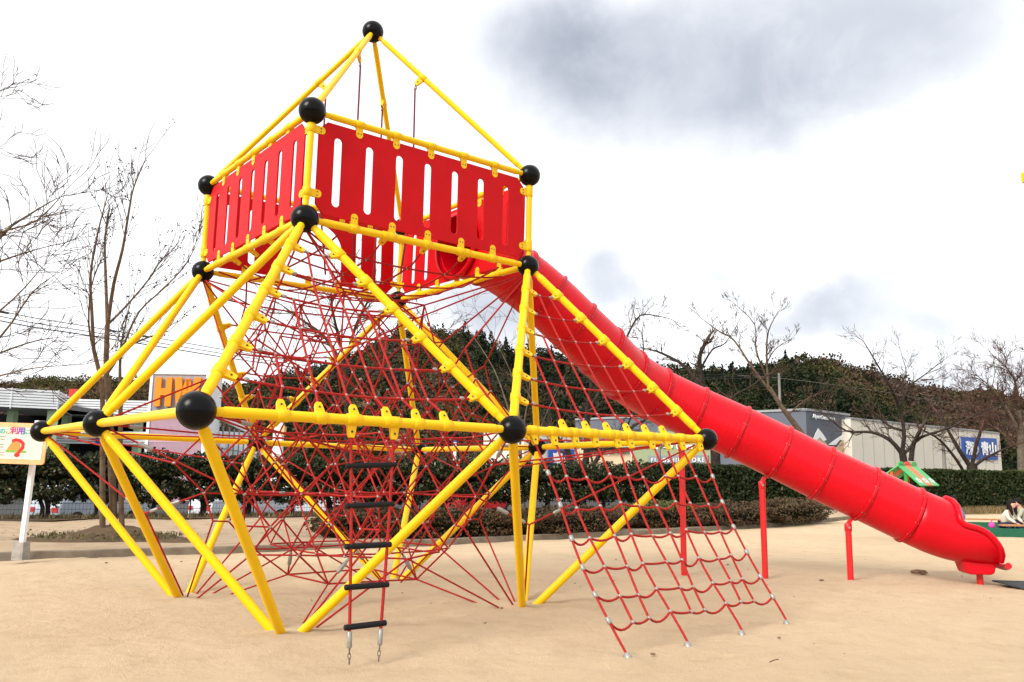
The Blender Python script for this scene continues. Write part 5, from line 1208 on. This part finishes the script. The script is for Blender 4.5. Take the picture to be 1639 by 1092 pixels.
# ================================================================== toy house, sandbox, people at right
th=thing('toy_house','small toy house with a green and orange gable roof behind the slide','play house',gnd(1470,853))
TL,TR_,BL=dep(1437,744,22.0),dep(1467,744.5,22.7),dep(1474,777,21.25)
rg0=TL; rd=unit((TR_-TL)*np.array([1,1,0])); LR=float(np.linalg.norm(TR_-TL))*1.0
w1=BL-TL; dn=unit((w1-rd*(w1@rd))*np.array([1,1,0])); hw=float(w1@dn); sh=float(w1@rd); w1=dn*hw+np.array([0,0,w1[2]])+rd*sh; w2=-dn*hw+np.array([0,0,w1[2]])+rd*sh
def strip(m,u0,u1,v0,v1,wv,lift,mi=0,th_=.025):
    nn=unit(np.cross(rd,wv)); nn=nn if nn[2]>0 else -nn
    A0=rg0+rd*LR*u0; 
    p=[rg0+rd*LR*u+wv*v for u,v in((u0,v0),(u1,v0),(u1,v1),(u0,v1))]
    vs=[q+nn*lift for q in p]+[q+nn*(lift-th_) for q in p]; m.add(vs,[(0,1,2,3),(7,6,5,4),(0,1,5,4),(1,2,6,5),(2,3,7,6),(3,0,4,7)],mi)
for wv,nme in((w1,'roof_slope'),(w2,'roof_slope')):
    m=MB(); strip(m,0,1,.0,1,wv,.0); rsl=m.build(nme,'toy_green',th); m=MB(); strip(m,.34,.66,.0,1,wv,.004,0,.033); m.build('roof_stripe','toy_orange',rsl)
    if wv is w1:
        m=MB(); nn=unit(np.cross(rd,wv)); nn=nn if nn[2]>0 else -nn
        rn=random.Random(4)
        for cu in(.16,.5,.84):
            for k in range(5):
                t=2*math.pi*k/5; c=rg0+rd*LR*(cu+.075*math.cos(t))+wv*(.78+.09*math.sin(t))+nn*(.008+.0005*k)
                ux=rd*.035;vy=unit(wv)*.05; m.add([c+ux*math.cos(a)+vy*math.sin(a) for a in np.linspace(0,2*math.pi,9)[:-1]],[tuple(range(8))])
        m.build('flower_marks','white_sign',rsl)
m=MB()
for k in range(3):
    mtl=['toy_green','toy_red','toy_green'][k]; m=MB(); c=rg0+rd*LR*(k+.5)/3; pl=[(math.cos(t)*LR/6*1.02,math.sin(t)*.085) for t in np.linspace(0,math.pi,9)]
    m.prism(pl,.02,c+np.array([0,0,.006]),rd,(0,0,1),np.cross(rd,[0,0,1])); m.build('ridge_board',mtl,th)
for u in(.06,.94):
    for wv in(w1,w2):
        q=rg0+rd*LR*u+wv*.28; m=MB(); m.box((q[0]-.03,q[1]-.03,-.05),(q[0]+.03,q[1]+.03,q[2]-.025)); m.build('post','toy_green' if wv is w1 else 'toy_orange',th)
m=MB(); a=rg0+w1*.5;b=a+rd*LR; m.obox((a+b)/2*np.array([1,1,0])+np.array([0,0,.45]),rd*LR*.42,dn*.3,(0,0,.02)); m.build('bench','plank_wood',th)
# sandbox
sbx=thing('sandbox','long green walled sandbox with plank seats at the right edge','sandbox',gnd(1620,858))
x0=gnd(1548,856)[0]; y0=gnd(1600,860)[1]; x1=x0+5.2; y1=y0+3.6
for (lo,hi) in(((x0,y0,-.05),(x1,y0+.08,.24)),((x0,y1,-.05),(x1,y1+.08,.24)),((x0,y0+.083,-.05),(x0+.08,y1-.003,.24)),((x1-.08,y0+.083,-.05),(x1,y1-.003,.24))):
    m=MB(); m.box(lo,hi); m.build('side_board','pool_green',sbx)
for y in(y0-.06,y1-.06):
    m=MB(); m.box((x0-.05 if y>y0 else x0+.55,y,.30),(x1,y+.26,.345)); m.build('seat_plank','plank_wood',sbx)
    for x in(x0+.7,x0+2.6,x0+4.6): m=MB(); m.box((x,y+.085,.2),(x+.12,y+.13,.299)); m.build('plank_support','navy_mat',sbx)
m=MB(); m.box((x0+.083,y0+.083,-.04),(x1-.083,y1-.003,.05)); m.build('sand_fill','sand',sbx)
m=MB(); m.box((x0+.3,y0+.6,.053),(x0+1.2,y0+2.2,.12)); tag(m.build('play_mat','navy_mat'),'navy blue play mat inside the green sandbox','mat')
m=MB(); m.box((x0+1.7,y0+1.2,.053),(x0+2.9,y0+2.6,.10)); tag(m.build('play_mat','white_sign'),'white play mat inside the green sandbox','mat')
# people ------------------------------------------------------------------
def skinned(name,verts,edges,rad,mt,parent,root=0,sub=1):
    me=bpy.data.meshes.new(name); me.from_pydata([tuple(map(float,q)) for q in verts],edges,[]); o=bpy.data.objects.new(name,me); COL.objects.link(o)
    o.modifiers.new('skin','SKIN'); 
    for i,r_ in enumerate(rad): me.skin_vertices[0].data[i].radius=(r_,r_) if not isinstance(r_,tuple) else r_
    me.skin_vertices[0].data[root].use_root=True
    s_=o.modifiers.new('sub','SUBSURF'); s_.levels=sub; s_.render_levels=sub
    nm_=bpy.data.meshes.new_from_object(o.evaluated_get(bpy.context.evaluated_depsgraph_get())); bpy.data.objects.remove(o)
    nm_.materials.clear(); nm_.materials.append(MATS[mt])
    for p_ in nm_.polygons: p_.use_smooth=True
    return link(name,nm_,parent)
def child(pos,yaw,label,cloth,cloth2,long_hair=True,scale=.72,lean=.25):
    """seated child: hips at pos, facing +x before the turn"""
    t=thing('person',label,'person',pos,None); M=Matrix.Translation(tuple(pos))@Matrix.Rotation(yaw,4,'Z')@Matrix.Scale(scale,4)
    X=lambda q: tuple(M@Vector(q)); s=scale
    hip=(0,0,.14);ch=(lean*.5,0,.42);nk=(lean,0,.60);hd=(lean+.05,0,.70); 
    V=[hip,(lean*.3,0,.30),ch,nk,hd,(lean+.07,0,.80),
       (lean*.9,.15,.55),(lean+.10,.22,.34),(lean+.30,.16,.22),(lean*.9,-.15,.55),(lean+.10,-.22,.34),(lean+.30,-.14,.20),
       (.05,.10,.12),(.36,.13,.20),(.42,.12,-.12),(.05,-.10,.12),(.36,-.13,.20),(.42,-.12,-.12),(.54,.12,-.16),(.54,-.12,-.16)]
    E=[(0,1),(1,2),(2,3),(3,4),(4,5),(2,6),(6,7),(7,8),(2,9),(9,10),(10,11),(0,12),(12,13),(13,14),(0,15),(15,16),(16,17),(14,18),(17,19)]
    Rd=[.14,.13,.14,.055,.085,.085,.06,.045,.036,.06,.045,.036,.085,.065,.05,.085,.065,.05,.04,.04]
    body=skinned('body',[X(q) for q in V],E,[r_*s for r_ in Rd],'skin',t,0,1)
    hc=np.array([lean+.075,0,.775])
    m=MB(); m.sphere(hc,.118,18,12,0,(1.0,.86,1.12)); m.v=[X(q) for q in m.v]; head=m.build('head','skin',t)
    m=MB()
    for y in(-.04,.04): m.sphere(hc+np.array([.105,y,.0]),.014,8,6)
    m.v=[X(q) for q in m.v]; m.build('eye','hair',head)
    m=MB(); m.sphere(hc+np.array([.118,0,-.03]),.018,8,6); m.v=[X(q) for q in m.v]; m.build('nose','skin',head)
    m=MB(); m.obox(hc+np.array([.100,0,-.068]),(.012,0,0),(0,.025,0),(0,0,.006)); m.v=[X(q) for q in m.v]; m.build('mouth','pink_cloth',head)
    m=MB(); m.sphere(hc+np.array([-.028,0,.035]),.121,18,12,0,(1.0,.96,1.04))
    for y in(-.045,0,.045): m.sphere(hc+np.array([.07,y,.085]),.05,10,8,0,(1,1,.8))
    if long_hair:
        for y in(-.095,.095): m.tube([hc+np.array([-.02,y,.05]),hc+np.array([.02,y*1.15,-.08]),hc+np.array([.05,y*1.1,-.24]),hc+np.array([.07,y*.9,-.34])],[.05,.055,.045,.012],9)
        m.tube([hc+np.array([-.09,0,.0]),hc+np.array([-.11,0,-.15]),hc+np.array([-.10,0,-.28])],[.085,.08,.03],10)
    m.v=[X(q) for q in m.v]; m.build('hair','hair',t)
    top=skinned('jacket',[X(q) for q in [(0,0,.10),(lean*.3,0,.30),ch,(lean*.92,0,.57),(lean*.9,.16,.55),(lean+.10,.225,.34),(lean+.27,.165,.235),(lean*.9,-.16,.55),(lean+.10,-.225,.34),(lean+.27,-.145,.215)]],[(0,1),(1,2),(2,3),(2,4),(4,5),(5,6),(2,7),(7,8),(8,9)],[r_*s for r_ in(.165,.155,.165,.07,.075,.058,.048,.075,.058,.048)],cloth,t,0,1)
    skinned('trousers',[X(q) for q in [(0,0,.10),(.05,.10,.11),(.36,.13,.195),(.415,.12,-.08),(.05,-.10,.11),(.36,-.13,.195),(.415,-.12,-.08)]],[(0,1),(1,2),(2,3),(0,4),(4,5),(5,6)],[r_*s for r_ in(.15,.10,.078,.062,.10,.078,.062)],cloth2,t,0,1)
    for y in(.12,-.12): m=MB(); m.sphere((.49,y,-.165),.075,10,8,0,(1.5,.8,.7)); m.v=[X(q) for q in m.v]; m.build('shoe','navy_cloth',t)
    # hands: palm, fingers, thumb
    for sy,hp in((1,np.array([lean+.30,.16,.22])),(-1,np.array([lean+.30,-.14,.20]))):
        m=MB(); m.sphere(hp+np.array([.03,0,-.01]),.036,10,8,0,(1.1,.8,.5))
        for k in range(4): y=(k-1.5)*.018; L_=(.05,.06,.056,.042)[k]; m.tube([hp+np.array([.05,y,-.01]),hp+np.array([.05+L_*.6,y*1.2,-.018]),hp+np.array([.05+L_*.9,y*1.2,-.045])],[.009,.0085,.006],6)
        m.tube([hp+np.array([.015,-sy*.028,-.005]),hp+np.array([.045,-sy*.052,-.015]),hp+np.array([.065,-sy*.05,-.028])],[.010,.009,.006],6); m.v=[X(q) for q in m.v]; m.build('hand','skin',t)
    return t
dF=float((gnd(1600,860)-CAM)@FW)
def hips(x,d,z=.20): q=dep(x,763,d); return np.array([q[0],q[1],z])
pg=hips(1601,dF+.85,.20)
child(pg,R(-62),'person with long dark hair in a cream top sitting bent forward in the sandbox','cream_cloth','navy_cloth',True,.86,.26)
child(hips(1634,dF+1.5,.22),R(172),'person with short dark hair in a sage green jacket at the right edge','sage_cloth','navy_cloth',False,.88,.10)
child(np.array([*hips(1522,dF-1.5)[:2],.30]),R(60),'person in a lavender top half hidden behind the slide exit','lavender_cloth','navy_cloth',False,.9,.10)
q=dep(1587.5,841,dF+.25); m=MB(); m.sphere((q[0],q[1],q[2]),.085,12,8,0,(1,.8,1)); m.tube([(q[0],q[1],q[2]+.07),(q[0],q[1],q[2]+.13)],.02,8); tag(m.build('toy_bucket','pink_cloth'),'small bright pink toy on the sandbox edge beside the seated person','toy')
# yellow roof of another play tower, just reaching into the picture at right
yt=thing('play_tower','tall yellow play tower whose pointed roof corner just reaches in at the right edge','play tower',(*dep(1760,763,14)[:2],0))
c=dep(1634.5,288,14); ct=np.array([c[0]+1.3,c[1]+.6,0]); m=MB(); zt=c[2]
base=[np.array([c[0],c[1],zt-.035]),np.array([c[0]+2.2,c[1]+.15,zt-.035]),np.array([c[0]+2.4,c[1]+2.2,zt-.035]),np.array([c[0]+1.9,c[1]+2.3,zt-.035])]; ap=sum(base)/4+np.array([0,0,.9])
vs=base+[q+np.array([0,0,.15]) for q in base]+[ap+np.array([0,0,.16])]; m.add(vs,[(3,2,1,0),(0,1,5,4),(1,2,6,5),(2,3,7,6),(3,0,4,7),(4,5,8),(5,6,8),(6,7,8),(7,4,8)]); m.build('roof','yellow_plastic',yt)
cc=sum(base)/4
for q in base: p_=lerp(q,cc,.25)+np.array([.45,0,0]); m=MB(); m.tube([(p_[0],p_[1],-.1),(p_[0],p_[1],zt-.03)],.05,12); m.build('post','yellow_paint',yt)
m=MB(); m.box((cc[0]-.7,cc[1]-.7,2.4),(cc[0]+.7,cc[1]+.7,2.48)); m.build('deck','plank_wood',yt)
